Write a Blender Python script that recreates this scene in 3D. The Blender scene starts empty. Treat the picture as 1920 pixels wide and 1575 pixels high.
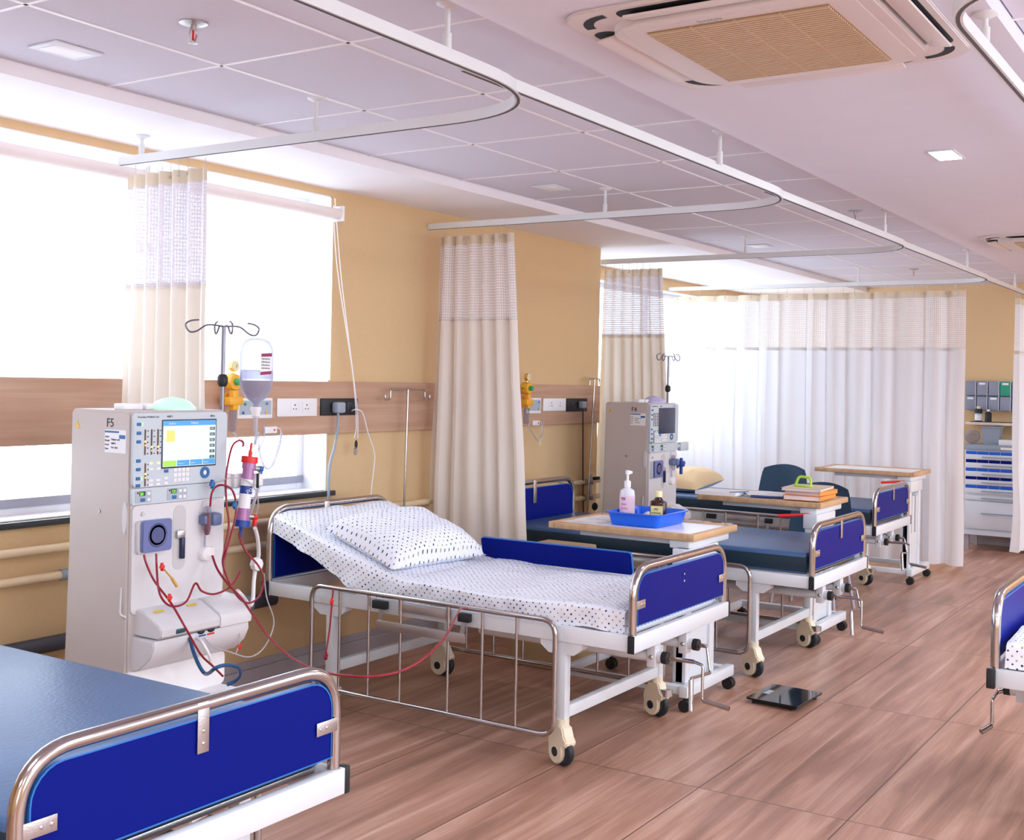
import bpy, bmesh, math, random
from mathutils import Vector, Matrix, noise

random.seed(7)
PI = math.pi
SC = bpy.context.scene
COL = SC.collection

# ------------------------------------------------------------------ camera
YAW, PITCH, ROLL, FPX, CX, CY, EYE = 0.5752, -0.0010, 0.0203, 2208.0, 960.0, 715.0, 1.6
cy_, sy_, cp_, sp_, cr_, sr_ = math.cos(YAW), math.sin(YAW), math.cos(PITCH), math.sin(PITCH), math.cos(ROLL), math.sin(ROLL)
FWD = Vector((cp_*cy_, cp_*sy_, sp_))
R0 = Vector((sy_, -cy_, 0)); U0 = R0.cross(FWD)
RIGHT = R0*cr_ + U0*sr_; UP = U0*cr_ - R0*sr_
cam = bpy.data.cameras.new('camera'); camo = bpy.data.objects.new('camera', cam); COL.objects.link(camo)
cam.sensor_fit = 'HORIZONTAL'; cam.sensor_width = 36.0
cam.lens = FPX/1920*36.0
cam.shift_y = -(787.5-CY)/1920.0
cam.clip_start = 0.05; cam.clip_end = 200
m = Matrix((RIGHT, UP, -FWD)).transposed().to_4x4(); m.translation = Vector((0, 0, EYE))
camo.matrix_world = m
SC.camera = camo

# ------------------------------------------------------------------ light
SC.view_settings.view_transform = 'Standard'
SC.view_settings.look = 'None'
SC.view_settings.exposure = 0.0
SC.view_settings.gamma = 1.0
SC.view_settings.use_curve_mapping = False
SC.cycles.max_bounces = 9
SC.cycles.diffuse_bounces = 5
SC.cycles.glossy_bounces = 4
SC.cycles.transmission_bounces = 6
SC.cycles.transparent_max_bounces = 12
SC.cycles.caustics_reflective = False
SC.cycles.caustics_refractive = False
SC.cycles.sample_clamp_indirect = 6.0
SC.cycles.use_denoising = True
W = bpy.data.worlds.new('sky'); SC.world = W; W.use_nodes = True
bg = W.node_tree.nodes['Background']
bg.inputs[0].default_value = (0.78, 0.89, 1.0, 1); bg.inputs[1].default_value = 6.4

def area(name, loc, rot, sx, sy, power, color=(1, 1, 1), portal=False):
    l = bpy.data.lights.new(name, 'AREA'); l.shape = 'RECTANGLE'; l.size = sx; l.size_y = sy
    l.energy = power; l.color = color
    o = bpy.data.objects.new(name, l); COL.objects.link(o); o.location = loc; o.rotation_euler = rot
    if portal: l.cycles.is_portal = True
    return o
WY = 4.42          # plane of the window wall
BY = 5.10          # plane of the bay window wall
FX = 12.90         # far wall
ZT, ZS = 2.69, 2.64  # tiled ceiling, plaster soffits
area('window_daylight', (2.7, WY+.30, 1.78), (-PI/2, 0, 0), 4.4, 1.64, 1, portal=True)
area('bay_daylight', (10.6, BY+.24, 1.72), (-PI/2, 0, 0), 4.2, 1.6, 1, portal=True)
area('rear_fill_daylight', (-3.3, -2.0, 1.6), (0, -PI/2, 0), 1.9, 2.2, 1, portal=True)  # portal of the added rear window, frontal fill
area('side_fill_daylight', (4.5, -3.3, 1.6), (PI/2, 0, 0), 9.0, 1.9, 1, portal=True)  # portal of the added side windows, fill from the aisle side

# unseen fill lights added over the aisle and opposite bed row, brightening the interior
for lx in (-1.6, 1.0, 3.6, 6.2, 8.8, 11.4):
    area('ceiling_lamp_and_fill_light', (lx, -1.5, ZT-.02), (0, 0, 0), .6, .6, 62 if lx < 8 else 100, (.88, .94, 1.0))
for lx in (-2.2, .4):
    area('ceiling_lamp_and_fill_light', (lx, 1.3, ZS-.02), (0, 0, 0), .6, .6, 42, (.88, .94, 1.0))

# ------------------------------------------------------------------ helpers
def P(u, v, x=None, y=None, z=None):
    d = RIGHT*((u-CX)/FPX) - UP*((v-CY)/FPX) + FWD
    if x is not None: t = x/d.x
    elif y is not None: t = y/d.y
    else: t = (z-EYE)/d.z
    return Vector((0, 0, EYE)) + d*t

class MB:
    def __init__(s): s.bm = bmesh.new()
    def _bev(s, vs, w, seg=2):
        if w <= 0: return
        es = set(e for v in vs for e in v.link_edges)
        bmesh.ops.bevel(s.bm, geom=list(es), offset=w, segments=seg, affect='EDGES', profile=0.5)
    def box(s, x0, x1, y0, y1, z0, z1, bev=0.0, rot=None, seg=2):
        r = bmesh.ops.create_cube(s.bm, size=1.0)
        c = Vector(((x0+x1)/2, (y0+y1)/2, (z0+z1)/2))
        for v in r['verts']:
            v.co = Vector((v.co.x*(x1-x0), v.co.y*(y1-y0), v.co.z*(z1-z0)))
            if rot: v.co = rot @ v.co
            v.co += c
        s._bev(r['verts'], bev, seg)
        return s
    def obox(s, c, X, Y, Z, hx, hy, hz, bev=0.0):
        r = bmesh.ops.create_cube(s.bm, size=2.0)
        for v in r['verts']:
            v.co = Vector(c) + X*(v.co.x*hx) + Y*(v.co.y*hy) + Z*(v.co.z*hz)
        s._bev(r['verts'], bev)
        return s
    def bar(s, a, b, w, h=None, bev=0.0):
        a, b = Vector(a), Vector(b); h = h or w
        Z = (b-a).normalized(); ref = Vector((0, 0, 1)) if abs(Z.z) < .95 else Vector((1, 0, 0))
        X = Z.cross(ref).normalized(); Y = Z.cross(X)
        return s.obox((a+b)/2, X, Y, Z, w/2, h/2, (b-a).length/2, bev)
    def cyl(s, a, b, r, r2=None, seg=20, cap=True):
        a, b = Vector(a), Vector(b); r2 = r if r2 is None else r2
        Z = (b-a); L = Z.length; Z.normalize()
        res = bmesh.ops.create_cone(s.bm, cap_ends=cap, segments=seg, radius1=r, radius2=r2, depth=L)
        q = Vector((0, 0, 1)).rotation_difference(Z).to_matrix()
        for v in res['verts']: v.co = q @ v.co + (a+b)/2
        return s
    def sph(s, c, r, sx=1, sy=1, sz=1, u=20, v=12):
        res = bmesh.ops.create_uvsphere(s.bm, u_segments=u, v_segments=v, radius=r)
        for w in res['verts']: w.co = Vector((w.co.x*sx, w.co.y*sy, w.co.z*sz)) + Vector(c)
        return s
    def tube(s, pts, r, seg=12, closed=False, cap=True):
        pts = [Vector(p) for p in pts]; n = len(pts); rings = []
        prev = None
        for i, p in enumerate(pts):
            if closed: t = pts[(i+1) % n]-pts[i-1]
            else: t = pts[min(i+1, n-1)]-pts[max(i-1, 0)]
            t.normalize()
            if prev is None:
                ref = Vector((0, 0, 1)) if abs(t.z) < .9 else Vector((1, 0, 0))
                X = t.cross(ref).normalized()
            else:
                X = prev - t*prev.dot(t); X.normalize()
            prev = X; Y = t.cross(X)
            rings.append([s.bm.verts.new(p + X*(math.cos(2*PI*k/seg)*r) + Y*(math.sin(2*PI*k/seg)*r)) for k in range(seg)])
        m = n if closed else n-1
        for i in range(m):
            a, b = rings[i], rings[(i+1) % n]
            for k in range(seg):
                s.bm.faces.new((a[k], a[(k+1) % seg], b[(k+1) % seg], b[k]))
        if cap and not closed:
            s.bm.faces.new(rings[0][::-1]); s.bm.faces.new(rings[-1])
        return s
    def lathe(s, prof, c=(0, 0, 0), axis='z', seg=28, sx=1.0, sy=1.0):
        c = Vector(c); rings = []
        for r, h in prof:
            ring = []
            for k in range(seg):
                a = 2*PI*k/seg; x, y = math.cos(a)*r*sx, math.sin(a)*r*sy
                p = {'z': Vector((x, y, h)), 'x': Vector((h, x, y)), 'y': Vector((y, h, x))}[axis]
                ring.append(s.bm.verts.new(c+p))
            rings.append(ring)
        for a, b in zip(rings[:-1], rings[1:]):
            for k in range(seg): s.bm.faces.new((a[k], a[(k+1) % seg], b[(k+1) % seg], b[k]))
        if prof[0][0] > 1e-6: s.bm.faces.new(rings[0][::-1])
        if prof[-1][0] > 1e-6: s.bm.faces.new(rings[-1])
        return s
    def prism(s, pts, plane, a, b, bev=0.0):
        f = {'xz': lambda p, t: Vector((p[0], t, p[1])), 'yz': lambda p, t: Vector((t, p[0], p[1])), 'xy': lambda p, t: Vector((p[0], p[1], t))}[plane]
        A = [s.bm.verts.new(f(p, a)) for p in pts]; B = [s.bm.verts.new(f(p, b)) for p in pts]
        n = len(pts)
        s.bm.faces.new(A); s.bm.faces.new(B[::-1])
        for k in range(n): s.bm.faces.new((A[k], B[k], B[(k+1) % n], A[(k+1) % n]))
        if bev: 
            bmesh.ops.recalc_face_normals(s.bm, faces=s.bm.faces[:])
            es = [e for v in A+B for e in v.link_edges if (v in A and e.other_vert(v) in A) or (v in B and e.other_vert(v) in B)]
            bmesh.ops.bevel(s.bm, geom=list(set(es)), offset=bev, segments=2, affect='EDGES')
        return s
    def build(s, name, mat, parent=None, smooth=True):
        bmesh.ops.recalc_face_normals(s.bm, faces=s.bm.faces[:])
        me = bpy.data.meshes.new(name); s.bm.to_mesh(me); s.bm.free()
        if smooth:
            for p in me.polygons: p.use_smooth = True
            try: me.set_sharp_from_angle(angle=math.radians(38))
            except Exception: pass
        me.materials.append(mat)
        o = bpy.data.objects.new(name, me); COL.objects.link(o)
        if parent: o.parent = parent
        return o

def rrect(x0, x1, z0, z1, r, n=6, corners=(1, 1, 1, 1)):
    pts = []
    for (cx, cz, a0, on) in ((x1-r, z0+r, -PI/2, corners[0]), (x1-r, z1-r, 0, corners[1]), (x0+r, z1-r, PI/2, corners[2]), (x0+r, z0+r, PI, corners[3])):
        if on:
            for k in range(n+1):
                a = a0+PI/2*k/n; pts.append((cx+math.cos(a)*r, cz+math.sin(a)*r))
        else:
            a = a0+PI/4; pts.append((cx+(r if math.cos(a) > 0 else -r), cz+(r if math.sin(a) > 0 else -r)))
    return pts

def fillet(pts, r, n=6):
    pts = [Vector(p) for p in pts]; out = [pts[0]]
    for i in range(1, len(pts)-1):
        p, a, b = pts[i], pts[i-1], pts[i+1]
        da, db = (a-p), (b-p); rr = min(r, da.length*.49, db.length*.49)
        A, B = p+da.normalized()*rr, p+db.normalized()*rr
        for k in range(n+1):
            t = k/n; out.append(A*(1-t)**2 + p*2*t*(1-t) + B*t*t)
    out.append(pts[-1]); return out

def spline(pts, n=8, closed=False):
    pts = [Vector(p) for p in pts]; out = []
    N = len(pts)
    for i in range(N-1):
        p0, p1, p2, p3 = pts[max(i-1, 0)], pts[i], pts[i+1], pts[min(i+2, N-1)]
        for k in range(n):
            t = k/n
            out.append(0.5*((2*p1)+(p2-p0)*t+(2*p0-5*p1+4*p2-p3)*t*t+(3*p1-p0-3*p2+p3)*t**3))
    out.append(pts[-1]); return out

def tag(o, label, cat, group=None):
    o['label'] = label; o['category'] = cat
    if group: o['group'] = group
    return o
def thing(name, label, cat, loc=(0, 0, 0), rz=0.0, group=None):
    o = bpy.data.objects.new(name, None); COL.objects.link(o); o.location = loc; o.rotation_euler = (0, 0, rz)
    o.empty_display_size = .05
    return tag(o, label, cat, group)
def struct(o): o['kind'] = 'structure'; return o
def kids(o): return [c for c in bpy.data.objects if c.parent == o]
def dup(root, loc, rz, label, group=None, skip=()):
    r = root.copy(); COL.objects.link(r); r.location = loc; r.rotation_euler = (0, 0, rz); r['label'] = label
    if group: r['group'] = group
    for ch in kids(root):
        if ch.name.split('.')[0] in skip: continue
        c = ch.copy(); COL.objects.link(c); c.parent = r
        for g in kids(ch):
            d = g.copy(); COL.objects.link(d); d.parent = c
    return r

def text(s, size, mat, parent, org, plane='front', name='lettering', align='LEFT', ext=.0004):
    cu = bpy.data.curves.new(name, 'FONT'); cu.body = s; cu.size = size; cu.align_x = align; cu.extrude = ext
    cu.resolution_u = 2
    tmp = bpy.data.objects.new(name, cu); COL.objects.link(tmp)
    dg = bpy.context.evaluated_depsgraph_get(); me = bpy.data.meshes.new_from_object(tmp.evaluated_get(dg))
    bpy.data.objects.remove(tmp); bpy.data.curves.remove(cu)
    X, Y = {'front': (Vector((1, 0, 0)), Vector((0, 0, 1))), 'side': (Vector((0, -1, 0)), Vector((0, 0, 1))), 'down': (Vector((0, -1, 0)), Vector((-1, 0, 0))), 'top': (Vector((1, 0, 0)), Vector((0, 1, 0)))}[plane]
    Z = X.cross(Y)
    for v in me.vertices: v.co = Vector(org)+X*v.co.x+Y*v.co.y+Z*v.co.z
    me.materials.clear(); me.materials.append(mat)
    o = bpy.data.objects.new(name, me); COL.objects.link(o); o.parent = parent
    return o

# ------------------------------------------------------------------ materials
def mat(name, col, rough=.5, metal=0.0, bump=0.0, bscale=200, spec=.5, emit=None, estr=1.0, alpha=1.0, trans=0.0, var=0.0, vscale=6, coat=0.0, ior=1.45, sheen=0.0):
    m = bpy.data.materials.new(name); m.use_nodes = True; nt = m.node_tree; b = nt.nodes['Principled BSDF']
    b.inputs['Base Color'].default_value = (*col, 1); b.inputs['Roughness'].default_value = rough
    b.inputs['Metallic'].default_value = metal; b.inputs['Specular IOR Level'].default_value = spec
    b.inputs['IOR'].default_value = ior
    b.inputs['Transmission Weight'].default_value = trans; b.inputs['Alpha'].default_value = alpha
    b.inputs['Coat Weight'].default_value = coat
    b.inputs['Sheen Weight'].default_value = sheen
    if emit: b.inputs['Emission Color'].default_value = (*emit, 1); b.inputs['Emission Strength'].default_value = estr
    tc = nt.nodes.new('ShaderNodeTexCoord')
    n = nt.nodes.new('ShaderNodeTexNoise'); n.inputs['Scale'].default_value = vscale; n.inputs['Detail'].default_value = 4
    nt.links.new(tc.outputs['Object'], n.inputs['Vector'])
    mx = nt.nodes.new('ShaderNodeMix'); mx.data_type = 'RGBA'
    v = max(var, .03)
    mx.inputs[6].default_value = (*[c*(1-v) for c in col], 1); mx.inputs[7].default_value = (*[min(1, c*(1+v)) for c in col], 1)
    nt.links.new(n.outputs['Fac'], mx.inputs[0]); nt.links.new(mx.outputs[2], b.inputs['Base Color'])
    if bump > 0:
        n2 = nt.nodes.new('ShaderNodeTexNoise'); n2.inputs['Scale'].default_value = bscale; n2.inputs['Detail'].default_value = 2
        nt.links.new(tc.outputs['Object'], n2.inputs['Vector'])
        bp = nt.nodes.new('ShaderNodeBump'); bp.inputs['Strength'].default_value = bump; bp.inputs['Distance'].default_value = .01
        nt.links.new(n2.outputs['Fac'], bp.inputs['Height']); nt.links.new(bp.outputs['Normal'], b.inputs['Normal'])
    return m

def wood(name, c1, c2, axis=0, scale=14, stretch=.07, rough=.45, dark=None):
    m = mat(name, c1, rough); nt = m.node_tree; b = nt.nodes['Principled BSDF']
    tc = nt.nodes.new('ShaderNodeTexCoord'); mp = nt.nodes.new('ShaderNodeMapping')
    s = [1, 1, 1]; s[axis] = stretch; mp.inputs['Scale'].default_value = s
    n = nt.nodes.new('ShaderNodeTexNoise'); n.inputs['Scale'].default_value = scale; n.inputs['Detail'].default_value = 8; n.inputs['Distortion'].default_value = .6
    cr = nt.nodes.new('ShaderNodeValToRGB'); cr.color_ramp.elements[0].position = .3; cr.color_ramp.elements[0].color = (*c2, 1)
    cr.color_ramp.elements[1].position = .7; cr.color_ramp.elements[1].color = (*c1, 1)
    L = nt.links.new
    L(tc.outputs['Object'], mp.inputs[0]); L(mp.outputs[0], n.inputs['Vector']); L(n.outputs['Fac'], cr.inputs[0]); L(cr.outputs[0], b.inputs['Base Color'])
    return m

def floor_mat():
    m = bpy.data.materials.new('wood_plank_floor'); m.use_nodes = True; nt = m.node_tree; b = nt.nodes['Principled BSDF']; L = nt.links.new
    def N(t, **k):
        n = nt.nodes.new(t)
        for a, v in k.items(): setattr(n, a, v)
        return n
    def M(op, a, bb=None, c=None):
        n = N('ShaderNodeMath', operation=op)
        for i, x in enumerate((a, bb, c)):
            if x is None: continue
            if isinstance(x, (int, float)): n.inputs[i].default_value = x
            else: L(x, n.inputs[i])
        return n.outputs[0]
    tc = N('ShaderNodeTexCoord'); sp = N('ShaderNodeSeparateXYZ'); L(tc.outputs['Object'], sp.inputs[0])
    u = M('DIVIDE', M('SUBTRACT', sp.outputs[0], 4.336), 1.58); v = M('DIVIDE', M('SUBTRACT', sp.outputs[1], 1.298), .592)
    fu = M('FRACT', M('ADD', u, 100)); fv = M('FRACT', M('ADD', v, 100))
    eu = M('MULTIPLY', M('MINIMUM', fu, M('SUBTRACT', 1, fu)), 1.58); ev = M('MULTIPLY', M('MINIMUM', fv, M('SUBTRACT', 1, fv)), .592)
    seam = M('LESS_THAN', M('MINIMUM', eu, ev), .0026)
    iu = M('FLOOR', u); iv = M('FLOOR', v)
    cmb = N('ShaderNodeCombineXYZ'); L(iu, cmb.inputs[0]); L(iv, cmb.inputs[1])
    wn = N('ShaderNodeTexWhiteNoise'); L(cmb.outputs[0], wn.inputs['Vector'])
    # grain runs along x, each plank shifted
    gx = M('ADD', M('MULTIPLY', sp.outputs[0], .42), M('MULTIPLY', wn.outputs['Value'], 37)); gy = M('ADD', M('MULTIPLY', sp.outputs[1], 6.5), M('MULTIPLY', wn.outputs['Value'], 11))
    c2 = N('ShaderNodeCombineXYZ'); L(gx, c2.inputs[0]); L(gy, c2.inputs[1])
    n1 = N('ShaderNodeTexNoise'); n1.inputs['Scale'].default_value = 1.6; n1.inputs['Detail'].default_value = 9; n1.inputs['Roughness'].default_value = .62; n1.inputs['Distortion'].default_value = .9
    L(c2.outputs[0], n1.inputs['Vector'])
    c3 = N('ShaderNodeCombineXYZ'); L(M('MULTIPLY', gx, 3), c3.inputs[0]); L(M('MULTIPLY', gy, 9), c3.inputs[1])
    n2 = N('ShaderNodeTexNoise'); n2.inputs['Scale'].default_value = 2.0; n2.inputs['Detail'].default_value = 6; L(c3.outputs[0], n2.inputs['Vector'])
    c4 = N('ShaderNodeCombineXYZ'); L(M('MULTIPLY', sp.outputs[0], .8), c4.inputs[0]); L(M('MULTIPLY', sp.outputs[1], 2.2), c4.inputs[1])
    n3 = N('ShaderNodeTexNoise'); n3.inputs['Scale'].default_value = 1.3; n3.inputs['Detail'].default_value = 3; L(c4.outputs[0], n3.inputs['Vector'])
    f = M('ADD', M('ADD', M('MULTIPLY', n1.outputs['Fac'], .70), M('MULTIPLY', n2.outputs['Fac'], .13)), M('MULTIPLY', n3.outputs['Fac'], .22))
    cr = N('ShaderNodeValToRGB'); e = cr.color_ramp.elements
    e[0].position = .33; e[0].color = (.20, .105, .075, 1); e[1].position = .74; e[1].color = (.70, .47, .365, 1)
    x = cr.color_ramp.elements.new(.50); x.color = (.40, .21, .148, 1)
    x = cr.color_ramp.elements.new(.58); x.color = (.50, .285, .21, 1)
    L(f, cr.inputs[0])
    mx = N('ShaderNodeMix', data_type='RGBA'); mx.inputs[7].default_value = (.05, .028, .02, 1)
    L(M('MULTIPLY', seam, .85), mx.inputs[0]); L(cr.outputs[0], mx.inputs[6]); L(mx.outputs[2], b.inputs['Base Color'])
    L(M('ADD', M('MULTIPLY', n1.outputs['Fac'], .25), .22), b.inputs['Roughness'])
    bp = N('ShaderNodeBump'); bp.inputs['Strength'].default_value = .12; bp.inputs['Distance'].default_value = .004
    L(n2.outputs['Fac'], bp.inputs['Height']); L(bp.outputs['Normal'], b.inputs['Normal'])
    b.inputs['Specular IOR Level'].default_value = .55
    return m

def cloth_mat(name, col, transl=.35, grid=False, rough=.9, hole_=.42):
    """woven curtain cloth; with grid=True an open lattice net in UV metres"""
    m = bpy.data.materials.new(name); m.use_nodes = True; nt = m.node_tree; L = nt.links.new
    nt.nodes.remove(nt.nodes['Principled BSDF']); out = nt.nodes['Material Output']
    tc = nt.nodes.new('ShaderNodeTexCoord')
    nz = nt.nodes.new('ShaderNodeTexNoise'); nz.inputs['Scale'].default_value = 260; L(tc.outputs['UV'], nz.inputs['Vector'])
    mc = nt.nodes.new('ShaderNodeMix'); mc.data_type = 'RGBA'; mc.inputs[6].default_value = (*[c*.94 for c in col], 1); mc.inputs[7].default_value = (*[min(1, c*1.05) for c in col], 1)
    L(nz.outputs['Fac'], mc.inputs[0])
    d = nt.nodes.new('ShaderNodeBsdfDiffuse'); t = nt.nodes.new('ShaderNodeBsdfTranslucent')
    L(mc.outputs[2], d.inputs[0]); L(mc.outputs[2], t.inputs[0])
    ms = nt.nodes.new('ShaderNodeMixShader'); ms.inputs[0].default_value = transl; L(d.outputs[0], ms.inputs[1]); L(t.outputs[0], ms.inputs[2])
    last = ms.outputs[0]
    if grid:
        sp = nt.nodes.new('ShaderNodeSeparateXYZ'); L(tc.outputs['UV'], sp.inputs[0])
        def M(op, a, b=None):
            n = nt.nodes.new('ShaderNodeMath'); n.operation = op
            for i, x in enumerate((a, b)):
                if x is None: continue
                if isinstance(x, (int, float)): n.inputs[i].default_value = x
                else: L(x, n.inputs[i])
            return n.outputs[0]
        P_ = .0165
        a = M('GREATER_THAN', M('FRACT', M('DIVIDE', sp.outputs[0], P_)), .36); b = M('GREATER_THAN', M('FRACT', M('DIVIDE', sp.outputs[1], P_)), .36)
        hole = M('MULTIPLY', M('MULTIPLY', a, b), hole_)
        tr = nt.nodes.new('ShaderNodeBsdfTransparent'); m2 = nt.nodes.new('ShaderNodeMixShader')
        L(hole, m2.inputs[0]); L(last, m2.inputs[1]); L(tr.outputs[0], m2.inputs[2]); last = m2.outputs[0]
    L(last, out.inputs[0]); return m

def dots_mat():
    m = mat('dotted_cotton', (.78, .82, .92), .85, bump=.15, bscale=300); nt = m.node_tree; b = nt.nodes['Principled BSDF']; L = nt.links.new
    tc = nt.nodes.new('ShaderNodeTexCoord'); mp = nt.nodes.new('ShaderNodeMapping'); mp.inputs['Rotation'].default_value = (0, 0, PI/4)
    vo = nt.nodes.new('ShaderNodeTexVoronoi'); vo.voronoi_dimensions = '2D'; vo.feature = 'F1'; vo.inputs['Scale'].default_value = 1/.023; vo.inputs['Randomness'].default_value = .16
    L(tc.outputs['UV'], mp.inputs[0]); L(mp.outputs[0], vo.inputs['Vector'])
    lt = nt.nodes.new('ShaderNodeMath'); lt.operation = 'LESS_THAN'; L(vo.outputs['Distance'], lt.inputs[0])
    sp = nt.nodes.new('ShaderNodeSeparateColor'); L(vo.outputs['Color'], sp.inputs[0])
    th = nt.nodes.new('ShaderNodeMath'); th.operation = 'MULTIPLY_ADD'; L(sp.outputs[1], th.inputs[0]); th.inputs[1].default_value = .07; th.inputs[2].default_value = .125
    L(th.outputs[0], lt.inputs[1])
    cr = nt.nodes.new('ShaderNodeValToRGB'); cr.color_ramp.interpolation = 'CONSTANT'
    e = cr.color_ramp.elements; e[0].color = (.02, .025, .07, 1); e[1].position = .55; e[1].color = (.40, .33, .22, 1); x = cr.color_ramp.elements.new(.4); x.color = (.04, .05, .09, 1)
    L(sp.outputs[0], cr.inputs[0])
    mx = nt.nodes.new('ShaderNodeMix'); mx.data_type = 'RGBA'; mx.inputs[6].default_value = (.80, .83, .93, 1)
    L(lt.outputs[0], mx.inputs[0]); L(cr.outputs[0], mx.inputs[7]); L(mx.outputs[2], b.inputs['Base Color'])
    return m

def glass_mat(name, col=(1, 1, 1), rough=.02, a=.85, rim=0.0):
    m = bpy.data.materials.new(name); m.use_nodes = True; nt = m.node_tree; L = nt.links.new
    b = nt.nodes['Principled BSDF']; b.inputs['Base Color'].default_value = (*col, 1); b.inputs['Roughness'].default_value = rough; b.inputs['Specular IOR Level'].default_value = .5
    tr = nt.nodes.new('ShaderNodeBsdfTransparent'); tr.inputs[0].default_value = (*[c*.5+.5 for c in col], 1)
    ms = nt.nodes.new('ShaderNodeMixShader'); ms.inputs[0].default_value = a
    if rim:
        lw = nt.nodes.new('ShaderNodeLayerWeight'); lw.inputs[0].default_value = .35
        mu = nt.nodes.new('ShaderNodeMath'); mu.operation = 'MULTIPLY_ADD'; mu.inputs[1].default_value = -rim; mu.inputs[2].default_value = a; mu.use_clamp = True
        L(lw.outputs['Facing'], mu.inputs[0]); L(mu.outputs[0], ms.inputs[0])
    L(b.outputs[0], ms.inputs[1]); L(tr.outputs[0], ms.inputs[2]); L(ms.outputs[0], nt.nodes['Material Output'].inputs[0])
    return m

M_floor = floor_mat()
M_wall = mat('beige_textured_wall', (.70, .49, .27), .8, bump=.25, bscale=420, var=.05, vscale=60)
M_plaster = mat('white_plaster', (.88, .86, .90), .8, bump=.05, bscale=150)
M_tile = mat('ceiling_tile', (.70, .69, .79), .9, bump=.2, bscale=350, var=.03, vscale=120)
M_tbar = mat('ceiling_tee_bar', (.9, .89, .93), .4)
M_gap = mat('dark_joint', (.10, .10, .12), .8)
M_white = mat('white_enamel', (.70, .74, .80), .35, spec=.5)
M_wplastic = mat('white_plastic', (.84, .83, .85), .4)
M_cream = mat('cream_plastic', (.80, .72, .56), .4)
M_machine = mat('shaded_machine_shell', (.56, .50, .48), .45, bump=.04, bscale=500)  # darker than the front plates: the flank's shade is put into the colour
M_mfront = mat('machine_front_white', (.68, .67, .70), .4)
M_mgrey = mat('machine_panel_grey', (.55, .62, .68), .4)
M_mgrey2 = mat('machine_panel_dark_grey', (.40, .47, .55), .4)
M_chrome = mat('chrome_steel', (.48, .45, .45), .16, metal=1.0)
M_steel = mat('brushed_steel', (.55, .53, .54), .35, metal=1.0, bump=.1, bscale=300)
M_black = mat('black_rubber', (.012, .014, .018), .5)
M_tyre = mat('dark_tyre', (.015, .022, .032), .45)
M_blue = mat('blue_laminate', (.0004, .007, .185), .45, spec=.12)
M_blueedge = mat('lit_blue_edge_band', (.02, .15, .50), .35)  # lighter than the board face: light caught by the edges, put into the colour
M_vinyl = mat('navy_vinyl', (.045, .115, .27), .36, bump=.12, bscale=90, spec=.6, var=.08)
M_vinylside = mat('teal_black_vinyl', (.006, .026, .05), .5)
M_dots = dots_mat()
M_panelwood = wood('headwall_wood', (.56, .35, .25), (.45, .26, .17), 0, 26, .05, .4)
M_tabletop = wood('table_edge_wood', (.62, .40, .22), (.48, .29, .15), 0, 20, .1, .4)
M_tablewhite = mat('white_laminate_top', (.86, .86, .92), .3)
M_curt = cloth_mat('cream_curtain_cloth', (.90, .84, .78), .26)
M_curthem = cloth_mat('curtain_hem_cloth', (.76, .66, .52), .25)
M_net = cloth_mat('curtain_net', (.88, .85, .88), .28, grid=True)
M_curtw = cloth_mat('white_curtain_cloth', (.87, .89, .95), .45)
M_netw = cloth_mat('white_curtain_net', (.92, .92, .96), .45, grid=True)
M_blind = cloth_mat('roller_blind_cloth', (.95, .96, 1.0), .75)
M_rail = mat('white_track', (.74, .76, .78), .35)
M_glass = glass_mat('clear_glass', a=.93)
M_clear = glass_mat('clear_plastic', (.50, .50, .60), .1, .90, .75)
M_water = glass_mat('saline', (.72, .74, .86), .05, .78, .3)
M_tube = glass_mat('translucent_tube', (.62, .60, .66), .2, .45, .3)
M_blood = mat('blood_red_tube', (.28, .012, .03), .25)
M_red = mat('red_plastic', (.75, .02, .02), .35)
M_dark_blue = mat('dark_blue_plastic', (.01, .05, .30), .35)
M_btn = mat('blue_button', (.02, .14, .38), .4)
M_yellow = mat('yellow_plastic', (.85, .42, .03), .4)
M_brass = mat('brass', (.80, .60, .18), .3, metal=.8)
M_green = mat('green_plastic', (.03, .35, .12), .4)
M_pipe = mat('cream_pipe', (.74, .58, .38), .5)
M_darkpipe = mat('dark_grey_pipe', (.05, .055, .07), .5)
M_skirt = mat('grey_skirting', (.42, .38, .42), .5, bump=.1, bscale=80)
M_sill = mat('dark_granite', (.03, .035, .04), .25)
M_frame = mat('window_frame_white', (.80, .82, .88), .4)
M_ink = mat('dark_ink', (.02, .02, .05), .6)
M_label = mat('paper_label', (.85, .86, .90), .6)
M_acb = mat('ac_shell', (.72, .66, .66), .4)
M_acg = mat('ac_grille_beige', (.60, .45, .30), .5)
M_acd = mat('ac_dark_slot', (.02, .022, .03), .6)
M_led = mat('led_panel', (1, 1, 1), .5, emit=(.9, .97, 1.0), estr=9)
M_barline = mat('shaded_window_rail', (.30, .31, .38), .5)  # grey puts shade into the colour of the white frame's bottom rail
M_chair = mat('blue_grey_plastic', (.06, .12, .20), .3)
M_grey = mat('grey_plastic', (.30, .35, .42), .45)
M_purple = mat('violet_blue_plastic', (.15, .18, .40), .35)

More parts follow.
